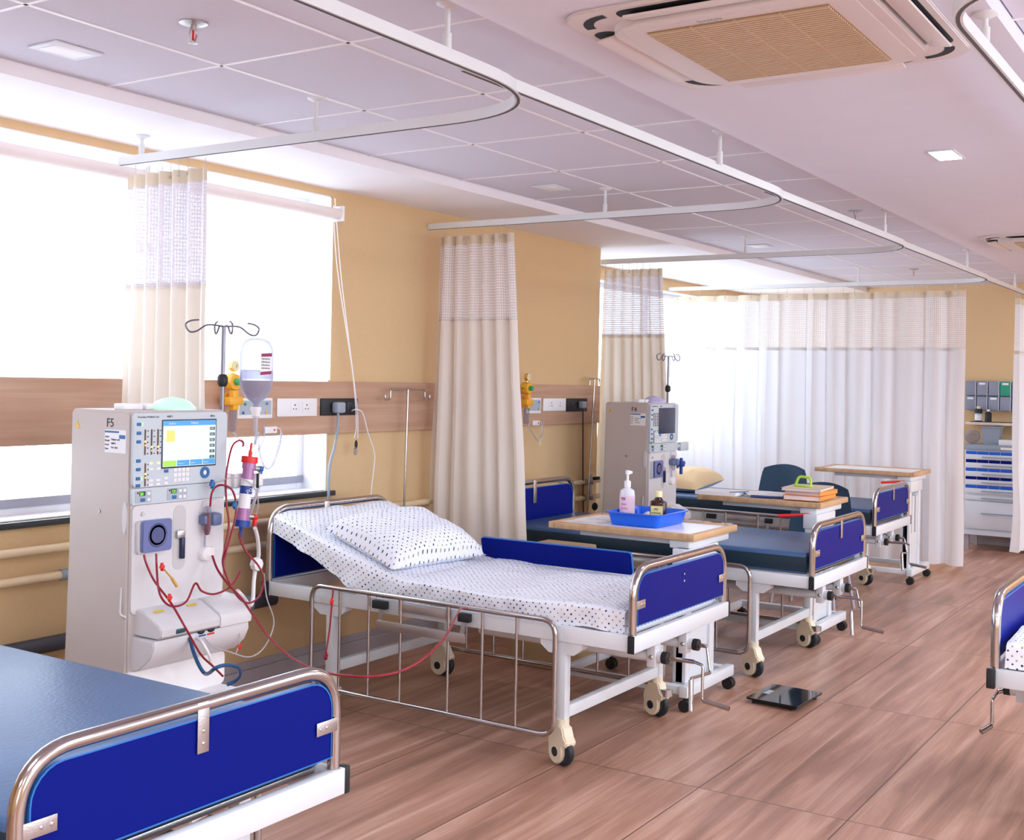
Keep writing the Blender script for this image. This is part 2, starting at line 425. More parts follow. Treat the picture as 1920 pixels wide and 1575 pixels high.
# ------------------------------------------------------------------ room shell
b = MB(); b.box(-3.6, FX+.2, -3.6, BY+.5, -.1, 0); struct(b.build('floor', M_floor, smooth=False))
def wall(name, mat_, boxes):
    b = MB()
    for q in boxes: b.box(*q)
    return struct(b.build(name, mat_, smooth=False))
X0, X1, SZ, TZ = 0.55, 4.94, .965, 2.60
wall('wall_left', M_wall, [(-3.6, X0, WY, WY+.26, 0, 2.75), (X1, 8.05, WY, WY+.26, 0, 2.75), (X0, X1, WY, WY+.26, 0, SZ), (X0, X1, WY, WY+.26, TZ, 2.75)])
BX0, BX1, BZ0, BZ1 = 8.45, 12.55, .92, 2.52
wall('wall_bay', M_wall, [(7.79, 8.05, WY+.26, BY, 0, 2.75), (7.79, BX0, BY, BY+.2, 0, 2.75), (BX1, FX+.2, BY, BY+.2, 0, 2.75), (BX0, BX1, BY, BY+.2, 0, BZ0), (BX0, BX1, BY, BY+.2, BZ1, 2.75)])
wall('wall_far', M_wall, [(FX, FX+.15, -3.6, BY, 0, 2.75)])
wall('wall_right', M_wall, [(-3.6, FX+.2, -3.45, -3.3, 0, .65), (-3.6, FX+.2, -3.45, -3.3, 2.5, 2.75), (-3.6, 0, -3.45, -3.3, .65, 2.5), (9, FX+.2, -3.45, -3.3, .65, 2.5)])
wall('wall_back', M_wall, [(-3.6, -3.45, -3.3, WY, 0, .65), (-3.6, -3.45, -3.3, WY, 2.5, 2.75), (-3.6, -3.45, -1.0, WY, .65, 2.5), (-3.6, -3.45, -3.3, -3.0, .65, 2.5)])
# ceiling: slab, tiles, tee bars, soffits
b = MB(); b.box(-3.6, FX+.2, -3.6, BY+.5, 2.75, 2.85); CE = struct(b.build('ceiling', M_plaster, smooth=False))
XL = [4.47+.776*k for k in range(-10, 12)]
YL = [1.965, 2.555, 3.14, 3.765]
YR = [.668-.59*k for k in range(0, 7)]
def tiles(ys):
    b = MB()
    for i in range(len(XL)-1):
        for j in range(len(ys)-1):
            x0, x1 = XL[i]+.004, min(XL[i+1]-.004, FX); y0, y1 = min(ys[j], ys[j+1])+.004, max(ys[j], ys[j+1])-.004
            if x0 < FX-.1: b.box(x0, x1, y0, y1, ZT, ZT+.012, .003, seg=1)
    return b
tiles(YL).build('ceiling_tiles', M_tile, CE, False); tiles(YR).build('ceiling_tiles', M_tile, CE, False)
b = MB()
for ys in (YL, YR):
    for x in XL: 
        if x < FX: b.box(x-.007, x+.007, min(ys), max(ys), ZT-.0025, ZT+.02)
    for y in ys[1:-1]: b.box(-3.4, FX, y-.007, y+.007, ZT-.0025, ZT+.02)
b.build('ceiling_grid', M_tbar, CE, False)
b = MB(); b.box(-3.45, 8.05, 3.80, WY, ZS, 2.75); b.box(8.05, FX, 3.80, BY, ZS, 2.75); b.box(-3.45, FX, 3.765, 3.80, ZS, 2.75)
struct(b.build('trim_1', M_plaster, smooth=False))
b = MB(); b.box(-3.45, FX, .668, 1.925, ZS, 2.75); b.box(-3.45, FX, 1.925, 1.965, ZT-.01, 2.75); struct(b.build('trim_2', mat('aisle_plaster', (.72, .72, .82), .8, bump=.05, bscale=150), smooth=False))
# skirting
b = MB(); b.box(-3.4, 8.05, WY-.028, WY, 0, .085, .004); b.box(-3.4, 8.05, WY-.012, WY, .085, .125, .003); struct(b.build('baseboard_left', M_skirt, smooth=False))
b = MB(); b.box(FX-.02, FX, -3.3, BY, 0, .1, .004); struct(b.build('baseboard_far', M_skirt, smooth=False))
# wooden service panel
b = MB(); b.box(-3.0, 8.03, WY-.03, WY-.001, 1.283, 1.571, .003); struct(b.build('trim_3', M_panelwood, smooth=False))

def window(name, x0, x1, z0, z1, y, depth, mull, trans=None):
    w = bpy.data.objects.new(name, None); COL.objects.link(w); struct(w)
    b = MB(); t = .05
    b.box(x0, x1, y+depth-.06, y+depth-.01, z0, z0+t, .004); b.box(x0, x1, y+depth-.06, y+depth-.01, z1-t, z1, .004)
    for x in [x0+t/2]+mull+[x1-t/2]: b.box(x-t/2, x+t/2, y+depth-.065, y+depth-.005, z0, z1, .004)
    if trans: b.box(x0, x1, y+depth-.06, y+depth-.01, trans-.03, trans+.03, .004)
    b.build('window_frame', M_frame, w)
    b = MB(); b.box(x0+.01, x1-.01, y+depth-.037, y+depth-.033, z0+.02, z1-.02); b.build('glass', M_glass, w, False)
    b = MB(); b.box(x0-.05, x1+.05, y-.028, y+.02, z0-.028, z0, .004); b.build('window_sill', M_sill, w)
    b = MB(); b.box(x0, x1, y+.02, y+depth-.06, z0-.02, z0+.004); b.build('sill_board', M_frame, w)
    b = MB()
    for s in (x0, x1): b.box(s-.006, s+.006, y+.001, y+depth-.06, z0, z1)
    b.box(x0, x1, y+.001, y+depth-.06, z1-.006, z1+.006)
    b.build('reveal', M_frame, w, False)
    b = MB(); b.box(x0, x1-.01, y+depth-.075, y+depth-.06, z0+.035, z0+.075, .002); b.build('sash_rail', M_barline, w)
    return w
window('window_1', X0, X1, SZ, TZ, WY, .24, [1.6, 2.75, 3.9], 2.2)
window('window_2', BX0, BX1, BZ0, BZ1, BY, .2, [9.45, 10.5, 11.5])
def fill_window(name, b_, g):  # unseen windows added in the side and rear walls to let in fill light
    w = bpy.data.objects.new(name, None); COL.objects.link(w); struct(w)
    b_.build('window_frame', M_frame, w, False); g.build('glass', M_glass, w, False)
b = MB(); g = MB()
for x in (0.03, 2.25, 4.5, 6.75, 8.97): b.box(x-.03, x+.03, -3.40, -3.35, .65, 2.5)
b.box(0, 9, -3.4, -3.35, .65, .71); b.box(0, 9, -3.4, -3.35, 2.44, 2.5); g.box(0, 9, -3.378, -3.372, .68, 2.47); fill_window('side_fill_window', b, g)
b = MB(); g = MB()
for y in (-2.97, -1.03): b.box(-3.55, -3.5, y-.03, y+.03, .65, 2.5)
b.box(-3.55, -3.5, -3, -1, .65, .71); b.box(-3.55, -3.5, -3, -1, 2.44, 2.5); g.box(-3.528, -3.522, -3, -1, .68, 2.47); fill_window('rear_fill_window', b, g)

# ------------------------------------------------------------------ roller blinds
def blind(x0, x1, label, cord):
    t = thing('roller_blind', label, 'blind', (0, 0, 0), group='roller blinds on the window wall')
    yb = WY-.045
    b = MB(); b.cyl((x0+.02, yb, 2.50), (x1-.02, yb, 2.50), .030, seg=24); b.build('roller_tube', mat('blind_roll', (.80, .70, .68), .8), t)
    b = MB(); n = 24
    for i in range(n):
        for (xa, xb) in ((x0+.03+(x1-x0-.06)*i/n, x0+.03+(x1-x0-.06)*(i+1)/n),):
            vs = [b.bm.verts.new((xa, yb+.028, 2.50)), b.bm.verts.new((xb, yb+.028, 2.50)), b.bm.verts.new((xb, yb+.028, 1.58)), b.bm.verts.new((xa, yb+.028, 1.58))]
            b.bm.faces.new(vs)
    bmesh.ops.remove_doubles(b.bm, verts=b.bm.verts[:], dist=1e-5)
    b.build('fabric', M_blind, t, False)
    for x in (x0+.008, x1-.012): b = MB(); b.box(x-.008, x+.008, yb-.034, WY, 2.46, 2.545, .004); b.build('bracket', M_wplastic, t)
    if cord:
        b = MB()
        b.tube(spline([P(628, 372, y=yb), P(640, 520, y=yb-.01), P(662, 700, y=yb-.01), P(670, 770, y=yb-.02), P(671, 822, y=yb-.02)]), .0028, 6)
        b.tube(spline([P(626, 385, y=yb), P(632, 500, y=yb-.02), P(660, 690, y=yb-.025), P(668, 790, y=yb-.03), P(664, 822, y=yb-.03)]), .0028, 6)
        b.build('cord', M_wplastic, t)
        p = P(667, 836, y=yb-.02)
        b = MB(); b.sph(p+Vector((.003, 0, .008)), .013, .8, .6, 1.9); c = b.build('cord_weight', M_black, t)
        b = MB(); b.sph(p+Vector((-.002, 0, -.028)), .015, .9, .7, 1.7); b.build('weight_cap', M_clear, c)
blind(.5, 3.62, 'wide white roller blind over the left window pane, cut by the photo edge', False)
blind(3.66, 4.965, 'white roller blind right of the nearest curtain with a pull cord', True)

# ------------------------------------------------------------------ curtain tracks
def hang(b, f, x, y, ztop, ztr=2.55):
    b.cyl((x, y, ztr), (x, y, ztop), .008, seg=12); b.cyl((x, y, ztr-.005), (x, y, ztr+.05), .013, seg=12)
    f.lathe([(.0, 0), (.034, 0), (.034, -.006), (.014, -.016), (.0, -.016)], (x, y, ztop))
def track(label, ptsx, hangers, r=.36):
    t = thing('curtain_track', label, 'curtain track', group='white curtain tracks under the ceiling')
    pts = fillet(ptsx, r, 14); b = MB(); s = MB()
    prev = None; rings = []; rs = []
    for i, p in enumerate(pts):
        d = (pts[min(i+1, len(pts)-1)]-pts[max(i-1, 0)]).normalized(); n = Vector((-d.y, d.x, 0))
        rings.append([b.bm.verts.new(p+n*a+Vector((0, 0, h))) for a, h in ((-.012, 0), (.012, 0), (.012, .036), (-.012, .036))])
        rs.append([s.bm.verts.new(p+n*a+Vector((0, 0, h))) for a, h in ((-.005, -.0012), (.005, -.0012), (.005, .001), (-.005, .001))])
    for R_, B_ in ((rings, b), (rs, s)):
        for A, C in zip(R_[:-1], R_[1:]):
            for k in range(4): B_.bm.faces.new((A[k], A[(k+1) % 4], C[(k+1) % 4], C[k]))
        B_.bm.faces.new(R_[0]); B_.bm.faces.new(R_[-1][::-1])
    b.build('track', M_rail, t); s.build('slot', M_gap, t)
    for (x, y, zt) in hangers:
        h, f = MB(), MB(); hang(h, f, x, y, zt); o = h.build('hanger_rod', M_rail, t); f.build('flange', M_rail, o)
    return t
ZR = 2.520; AY = 2.03
RX = [3.44, 5.83, 8.10, 10.70]
track('nearest looping curtain track, ending over the left window', [(-1.0, AY, ZR), (RX[0], AY, ZR), (RX[0], 4.33, ZR)], [(RX[0], 4.19, ZS), (RX[0], 3.17, ZT), (2.75, AY, ZT)], .5)
track('second curtain track from the camera, ending on the beige wall', [(2.87, AY+.03, ZR+.003), (RX[1], AY, ZR), (RX[1], WY-.002, ZR)], [(RX[1], 3.18, ZT), (4.72, AY-.06+.05, ZS+.05)], .45)
track('third curtain track, ending at the corner before the bay', [(5.36, AY+.03, ZR+.003), (RX[2], AY, ZR), (RX[2], WY+.02, ZR)], [(RX[2], 3.25, ZT), (7.3, AY, ZT)], .45)
track('farthest looping track carrying the wide drawn white curtain', [(7.75, AY+.03, ZR+.003), (RX[3], AY, ZR), (RX[3], BY-.002, ZR)], [(RX[3], 3.2, ZT), (9.6, AY, ZT)], .4)
track('straight curtain track running on to the far wall', [(10.45, AY+.03, ZR+.003), (FX-.01, AY, ZR)], [(11.6, AY, ZT)], .1)
track('curtain track in the top right corner, on the other side of the aisle', [(2.85, -1.2, ZR), (2.85, .69, ZR), (9.5, .66, ZR)], [(3.43, .69, ZS), (6.0, .67, ZS)], .3)

# ------------------------------------------------------------------ curtains
def curtain(label, p0, p1, q0, q1, ztop, zsplit, zbot, folds, amp, amp2, seed, mats, length=1.6, hooks=9):
    """p0-p1 along the track, q0-q1 the bottom line; folds = number of waves"""
    cloth, net, hem = mats
    t = thing('privacy_curtain', label, 'curtain', group='hospital privacy curtains')
    p0, p1, q0, q1 = map(Vector, (p0, p1, q0, q1)); N = folds*10
    rnd = random.Random(seed); ph = [rnd.uniform(-.9, .9) for _ in range(folds+2)]; am = [rnd.uniform(.55, 1.25) for _ in range(folds+2)]
    def pt(s, z):
        k = (ztop-z)/(ztop-zbot); base = (p0*(1-s)+p1*s)*(1-k)+(q0*(1-s)+q1*s)*k
        d = (p1-p0).normalized(); n = Vector((-d.y, d.x))
        w = s*folds; i = int(min(w, folds-1e-6)); f = w-i
        pa = ph[i]*(1-f)+ph[i+1]*f; aa = am[i]*(1-f)+am[i+1]*f
        A = (amp*(1-k)+amp2*k)*aa
        off = math.sin(2*PI*w+pa)*A + noise.noise((s*6+seed, z*1.3, 0))*.035*k
        lat = math.cos(2*PI*w*1.0+pa*1.6)*A*.35 + noise.noise((s*3, z*.9, seed*3.1))*.03*k
        x = base + n*off + d*lat
        return Vector((x.x, x.y, z))
    def sheet(z0, z1, rows, m, name, parent, out=0.0):
        b = MB(); uvl = b.bm.loops.layers.uv.new('UVMap'); g = []
        for j in range(rows+1):
            z = z0+(z1-z0)*j/rows; row = []
            for i in range(N+1):
                p = pt(i/N, z)
                if out:
                    d = (p1-p0).normalized(); p = p + Vector((-d.y, d.x, 0))*out
                row.append(b.bm.verts.new(p))
            g.append(row)
        for j in range(rows):
            for i in range(N):
                f = b.bm.faces.new((g[j][i], g[j][i+1], g[j+1][i+1], g[j+1][i]))
                for l, (ii, jj) in zip(f.loops, ((i, j), (i+1, j), (i+1, j+1), (i, j+1))):
                    l[uvl].uv = (ii/N*length, z0+(z1-z0)*jj/rows)
        return b.build(name, m, parent)
    body = sheet(zbot, zsplit, 28, cloth, 'cloth_panel', t)
    sheet(zsplit-.012, zsplit+.018, 1, hem, 'seam_band', body, .0015)
    nt_ = sheet(zsplit, ztop-.055, 14, net, 'net_panel', t)
    sheet(ztop-.06, ztop, 2, hem, 'header_band', nt_, .001)
    for i in range(hooks):
        p = pt((i+.5)/hooks, ztop-.02)
        b = MB(); b.tube([p+Vector((0, 0, 0)), p+Vector((.003, 0, .03)), p+Vector((0, 0, ZR-ztop+.022))], .0016, 5); b.cyl(p+Vector((0, 0, -.008)), p+Vector((0, 0, .002)), .005, seg=8)
        b.build('hook', M_steel, t)
    return t
C1M = (cloth_mat('lined_curtain_cloth', (.90, .84, .76), .15), cloth_mat('fine_curtain_net', (.84, .82, .88), .14, grid=True, hole_=.16), M_curthem); CM = (M_curt, M_net, M_curthem); CW = (M_curtw, M_netw, M_curthem)
curtain('bunched cream curtain with net top hanging before the left window, behind the machine', (3.46, 4.30), (3.48, 3.80), (3.47, 4.33), (3.49, 3.76), 2.475, 1.975, .25, 6, .026, .030, 3, C1M, 1.5, 7)
curtain('bunched cream curtain between the two beige wall stretches, hanging behind the dotted bed', (5.83, 4.33), (5.84, 3.79), (5.83, 4.38), (5.87, 3.66), 2.47, 1.955, .45, 6, .030, .050, 11, CM, 1.5, 8)
curtain('bunched cream curtain with net top at the bay corner, behind the F4 machine', (8.13, 4.44), (8.14, 3.93), (8.13, 4.50), (8.13, 3.80), 2.475, 1.957, .35, 7, .028, .034, 23, C1M, 1.5, 8)
curtain('wide white curtain drawn out across the far end behind the overbed table', (10.70, 5.06), (10.70, 2.27), (10.68, 5.06), (10.66, 2.24), 2.46, 1.945, .075, 13, .050, .075, 5, CW, 4.6, 22)
curtain('narrow strip of white curtain at the right photo edge, before the storage cabinet', (11.75, 2.03), (12.28, 2.03), (11.66, 2.0), (12.27, 2.0), 2.46, 1.95, .10, 5, .03, .045, 31, CW, 1.4, 6)

# ------------------------------------------------------------------ hospital beds
BW, BL, FT = .964, 2.05, .585
def hoop(y, ztop, name, parent):
    b = MB(); b.tube(fillet([(.022, y, FT-.01), (.022, y, ztop-.017), (BW-.022, y, ztop-.017), (BW-.022, y, FT-.01)], .13, 10), .017, 18)
    return b.build(name, M_chrome, parent)
def board(y0, y1, z0, z1, name, parent, r=.075):
    b = MB(); b.prism(rrect(.046, BW-.046, z0, z1, r, 6, (0, 1, 1, 0)), 'xz', y0+.0015, y1-.0015); o = b.build(name, M_blue, parent)
    b = MB(); inner = rrect(.047, BW-.047, z0+.001, z1-.001, r, 6, (0, 1, 1, 0)); outer = rrect(.0435, BW-.0435, z0-.0025, z1+.0025, r+.002, 6, (0, 1, 1, 0))
    n = len(inner); A = [[b.bm.verts.new((p[0], yy, p[1])) for p in q] for q, yy in ((inner, y0), (outer, y0), (outer, y1), (inner, y1))]
    for j in range(3):
        for k in range(n): b.bm.faces.new((A[j][k], A[j][(k+1) % n], A[j+1][(k+1) % n], A[j+1][k]))
    b.build('edge_band', M_blueedge, o); return o
def strap(b, s, c, w, h, y, vert=False):
    b.box(c[0]-w/2, c[0]+w/2, y-.002, y+.001, c[1]-h/2, c[1]+h/2, .0008)
    for k in (-1, 1):
        p = (c[0]+(0 if vert else k*.012+s), y-.002, c[1]+((k*.014+s) if vert else 0))
        b.sph(p, .005, 1, .5, 1, 10, 6)
def caster(x, y, a, parent, brake=False):
    """cream hooded caster, wheel radius 62 mm"""
    R = .062; ca, sa = math.cos(a), math.sin(a); D = Vector((ca, sa, 0)); N = Vector((-sa, ca, 0)); O = Vector((x, y, 0))
    b = MB()
    # hood: profile in the D-z plane
    prof = [(-.014+.052*math.cos(q), .056+.052*math.sin(q)) for q in [math.radians(d) for d in (160, 190, 220, 250, 280, 310, 340, 5)]] + [(.036, .082), (.062, .090), (.066, .112), (.050, .126), (.040, .150), (.032, .168), (-.032, .168), (-.040, .150), (-.062, .120), (-.068, .090)]
    A = [b.bm.verts.new(O+D*p+N*.0275+Vector((0, 0, h))) for p, h in prof]; B = [b.bm.verts.new(O+D*p-N*.0275+Vector((0, 0, h))) for p, h in prof]
    b.bm.faces.new(A); b.bm.faces.new(B[::-1]); n = len(prof)
    for k in range(n): b.bm.faces.new((A[k], B[k], B[(k+1) % n], A[(k+1) % n]))
    bmesh.ops.recalc_face_normals(b.bm, faces=b.bm.faces[:]); bmesh.ops.bevel(b.bm, geom=b.bm.edges[:], offset=.006, segments=3, affect='EDGES')
    b.cyl(O+Vector((0, 0, .165)), O+Vector((0, 0, .195)), .029, seg=20)
    c = b.build('caster', M_cream, parent)
    b = MB(); wc = O+D*.012+Vector((0, 0, R))
    for s in (-1, 1):
        pass
    b.tube([wc+D*math.cos(t*2*PI/28)*(R-.013)+Vector((0, 0, math.sin(t*2*PI/28)*(R-.016))) for t in range(28)], .016, 10, closed=True)
    b.cyl(wc-N*.012, wc+N*.012, R-.012, seg=28)
    hc = O-D*.014+Vector((0, 0, .056)); b.cyl(hc-N*.0295, hc+N*.0295, .020, seg=18)
    b.build('wheel', M_tyre, c)
    if brake:
        b = MB(); b.obox(O+D*.062+Vector((0, 0, .125)), D, N, Vector((0, 0, 1)), .022, .020, .012, .004); b.build('brake_pedal', M_steel, c)
def side_rail(x, s, parent):
    y0, y1, zb, zt = .345, 1.69, .135, .612
    b = MB(); b.tube(fillet([(x, 1.0, zt), (x, y0, zt), (x, y0, zb), (x, y1, zb), (x, y1, zt), (x, 1.0, zt)], .07, 8), .0115, 12)
    r = b.build('side_rail', M_chrome, parent)
    for yy in (.535, .71, .89, 1.155, 1.34, 1.515):
        b = MB(); b.cyl((x, yy, zb), (x, yy, zt), .0065, seg=10)
        if yy in (.89, 1.155): b.cyl((x, yy, zt-.075), (x, yy, zt-.005), .0105, seg=10)
        b.build('rail_bar', M_chrome, r)
    b = MB(); b.box(x-.008, x+.008, .80, 1.29, .455, .498, .003); b.box(x-.006, x+.006, .90, 1.15, .55, .59, .003)
    b.bar((x, .82, .48), (x, .80, .575), .02, .008); b.bar((x, 1.27, .48), (x, 1.27, .575), .02, .008)
    b.build('rail_linkage', M_steel, r)
    for q in ((.775, .835), (1.235, 1.315)): b = MB(); b.box(x-.012, x+.016, q[0], q[1], .548, .585, .004); b.build('rail_catch', M_black, r)
def crank(pts, parent):
    b = MB(); b.tube(fillet(pts, .012, 4), .0065, 10); b.cyl(Vector(pts[0])+Vector((0, .02, 0)), pts[1], .0095, seg=12)
    d = (Vector(pts[-1])-Vector(pts[-2])); b.cyl(Vector(pts[-1])-d*.95, pts[-1], .0105, seg=12); b.build('crank_handle', M_chrome, parent)
def make_bed(name, label, loc, rz=0.0, raised=False, foot_plate=True, group='hospital beds with blue boards'):
    t = thing(name, label, 'hospital bed', loc, rz, group)
    b = MB(); t_ = .020
    b.box(.002, .042, .028, BL-.045, FT-.065, FT, .003); b.box(BW-.042, BW-.002, .028, BL-.045, FT-.065, FT, .003)
    b.box(0, BW, 0, .028, FT-.067, FT+.001, .003); b.box(0, BW, BL-.045, BL, FT-.067, FT+.001, .003)
    for y in (.55, 1.05, 1.5): b.box(.046, BW-.046, y-.015, y+.015, FT-.06, FT-.02)
    b.build('frame', M_white, t)
    for x0, x1 in ((-.008, .001), (BW-.001, BW+.020)):
        for y, dy in ((-.001, .030), (BL-.046, .047)):
            b = MB(); b.box(x0, x1, y, y+dy, FT-.069, FT+.003, .004); b.build('end_cap', M_black, t)
    # deck
    b = MB(); b.box(.05, BW-.05, .06, 1.33, FT-.012, FT+.004, .002)
    if not raised: b.box(.05, BW-.05, 1.34, BL-.06, FT-.012, FT+.004, .002)
    d = b.build('deck_plate', M_steel if not raised else M_white, t)
    if raised:
        a = math.atan2(.235, .70); b = MB(); Y = Vector((0, math.cos(a), math.sin(a))); Z = Vector((0, -math.sin(a), math.cos(a)))
        b.obox(Vector((BW/2, 1.33, FT))+Y*.33, Vector((1, 0, 0)), Y, Z, BW/2-.06, .33, .008); b.build('backrest_plate', M_white, t)
        b = MB()
        for x in (.3, .66): b.bar((x, 1.25, FT-.06), (x, 1.72, FT+.10), .025, .03)
        b.build('backrest_arm', M_white, t)
    # legs
    for x in (.035, BW-.035):
        for y in (.345, BL-.43):
            b = MB(); b.box(x-.022, x+.022, y-.022, y+.022, .18, FT-.06, .003); g = -1 if y < 1 else 1
            b.prism([(y-.10, FT-.066), (y+.10, FT-.066), (y+.10, FT-.088), (y+.06, FT-.118), (y-.06, FT-.118), (y-.10, FT-.088)], 'yz', x-.024, x+.024)
            b.build('leg', M_white, t)
    for y in (.345, BL-.43):
        b = MB(); b.box(.057, BW-.057, y-.017, y+.017, .195, .245, .003); b.build('cross_bar', M_white, t)
    caster(.035, .345, -2.0, t); caster(BW-.035, .345, -1.9, t, True); caster(.035, BL-.43, -2.1, t, True); caster(BW-.035, BL-.43, -1.6, t)
    # head and foot
    hoop(.022, .868, 'foot_hoop', t); hoop(BL-.022, .955, 'head_hoop', t)
    fb = board(.010, .030, .622, .822, 'foot_board', t)
    hb = board(BL-.035, BL-.015, .60, .90, 'head_board', t)
    b = MB(); strap(b, .018, (.062, .705), .085, .034, .008); b.build('strap_plate', M_steel, fb)
    b = MB(); strap(b, -.018, (BW-.062, .705), .085, .034, .008); b.build('strap_plate', M_steel, fb)
    if foot_plate:
        b = MB(); strap(b, -.022, (BW/2, .803), .034, .115, .008, True); b.build('strap_plate', M_steel, fb)
    else:
        b = MB(); b.sph((BW/2, .009, .775), .006, 1, .5, 1, 10, 6); b.sph((BW/2, .009, .745), .006, 1, .5, 1, 10, 6); b.build('screw', M_steel, fb)
    b = MB(); b.box(.40, .44, BL-.04, BL-.036, .80, .95, .001); b.build('strap_plate', M_steel, hb)
    # winding gear
    for x, y1 in ((.31, .95), (.625, 1.35)):
        b = MB(); b.cyl((x, .02, .443), (x, y1, .443), .024, seg=20)
        b.box(x-.028, x+.028, .045, .085, .40, FT-.06, .004); b.bar((x, .12, .46), (x, .12, FT-.05), .03, .008)
        b.build('screw_housing', M_white, t)
        b = MB(); b.cyl((x, -.002, .443), (x, .022, .443), .026, seg=20); b.build('collar', M_black, t)
        for zz in (.443, .50): b = MB(); b.sph((x-.028, .065, zz), .010, .5, 1, 1, 10, 8); b.build('bolt', M_steel, t)
    crank([(.31, 0, .443), (.31, -.12, .446), (.30, -.165, .44), (.285, -.17, .30), (.285, -.29, .285)], t)
    crank([(.625, 0, .443), (.625, -.04, .443), (.60, -.07, .335), (.33, -.10, .37), (.29, -.12, .245)], t)
    side_rail(-.036, -1, t); side_rail(BW+.036, 1, t)
    return t
BED1 = (1.376, 2.008, 0); BED2 = (4.216, 2.126, 0); BED3 = (6.126, 2.035, 0); BED4 = (8.646, 2.42, 0); BEDR = (4.557+BW, .863, 0)
b1 = make_bed('hospital_bed', 'nearest bed with navy mattress and blue foot board, cut by the left and bottom edges', BED1)
b2 = make_bed('hospital_bed', 'bed with polka dot sheet, raised head end and lowered chrome side rail', BED2, 0, True, False)
b3 = dup(b1, BED3, 0, 'bed between the tray table and the folder table, bare navy mattress')
b4 = dup(b1, BED4, 0, 'farthest bed, with the pillow at its head, before the wide white curtain')
b5 = dup(b1, BEDR, PI, 'bed cut by the right photo edge, polka dot cover showing', skip=('crank_handle',))
crank([(.625, 0, .443), (.65, -.02, .43), (.70, -.03, .41), (.70, -.03, .31), (.745, -.06, .29)], b5)

def mattress(label, bed, rz=0.0, th=.115):
    t = thing('mattress', label, 'mattress', bed, rz, 'vinyl mattresses')
    b = MB(); b.box(.03, BW-.03, .052, BL-.06, FT+.005, FT+.005+th, .018, seg=3); o = b.build('cover', M_vinyl, t)
    for v in o.data.vertices:
        v.co.z += .004*noise.noise((v.co.x*3, v.co.y*2, 1))
    b = MB(); b.box(.0285, BW-.0285, .0505, BL-.0585, FT+.012, FT+th-.012, .012, seg=3); b.build('side_band', M_vinylside, t)
mattress('navy blue mattress on the nearest bed, lower left corner of the photo', BED1, th=.125)
mattress('bare navy mattress on the bed right of the tray table', BED3)
mattress('navy mattress on the farthest bed, under the beige pillow', BED4)

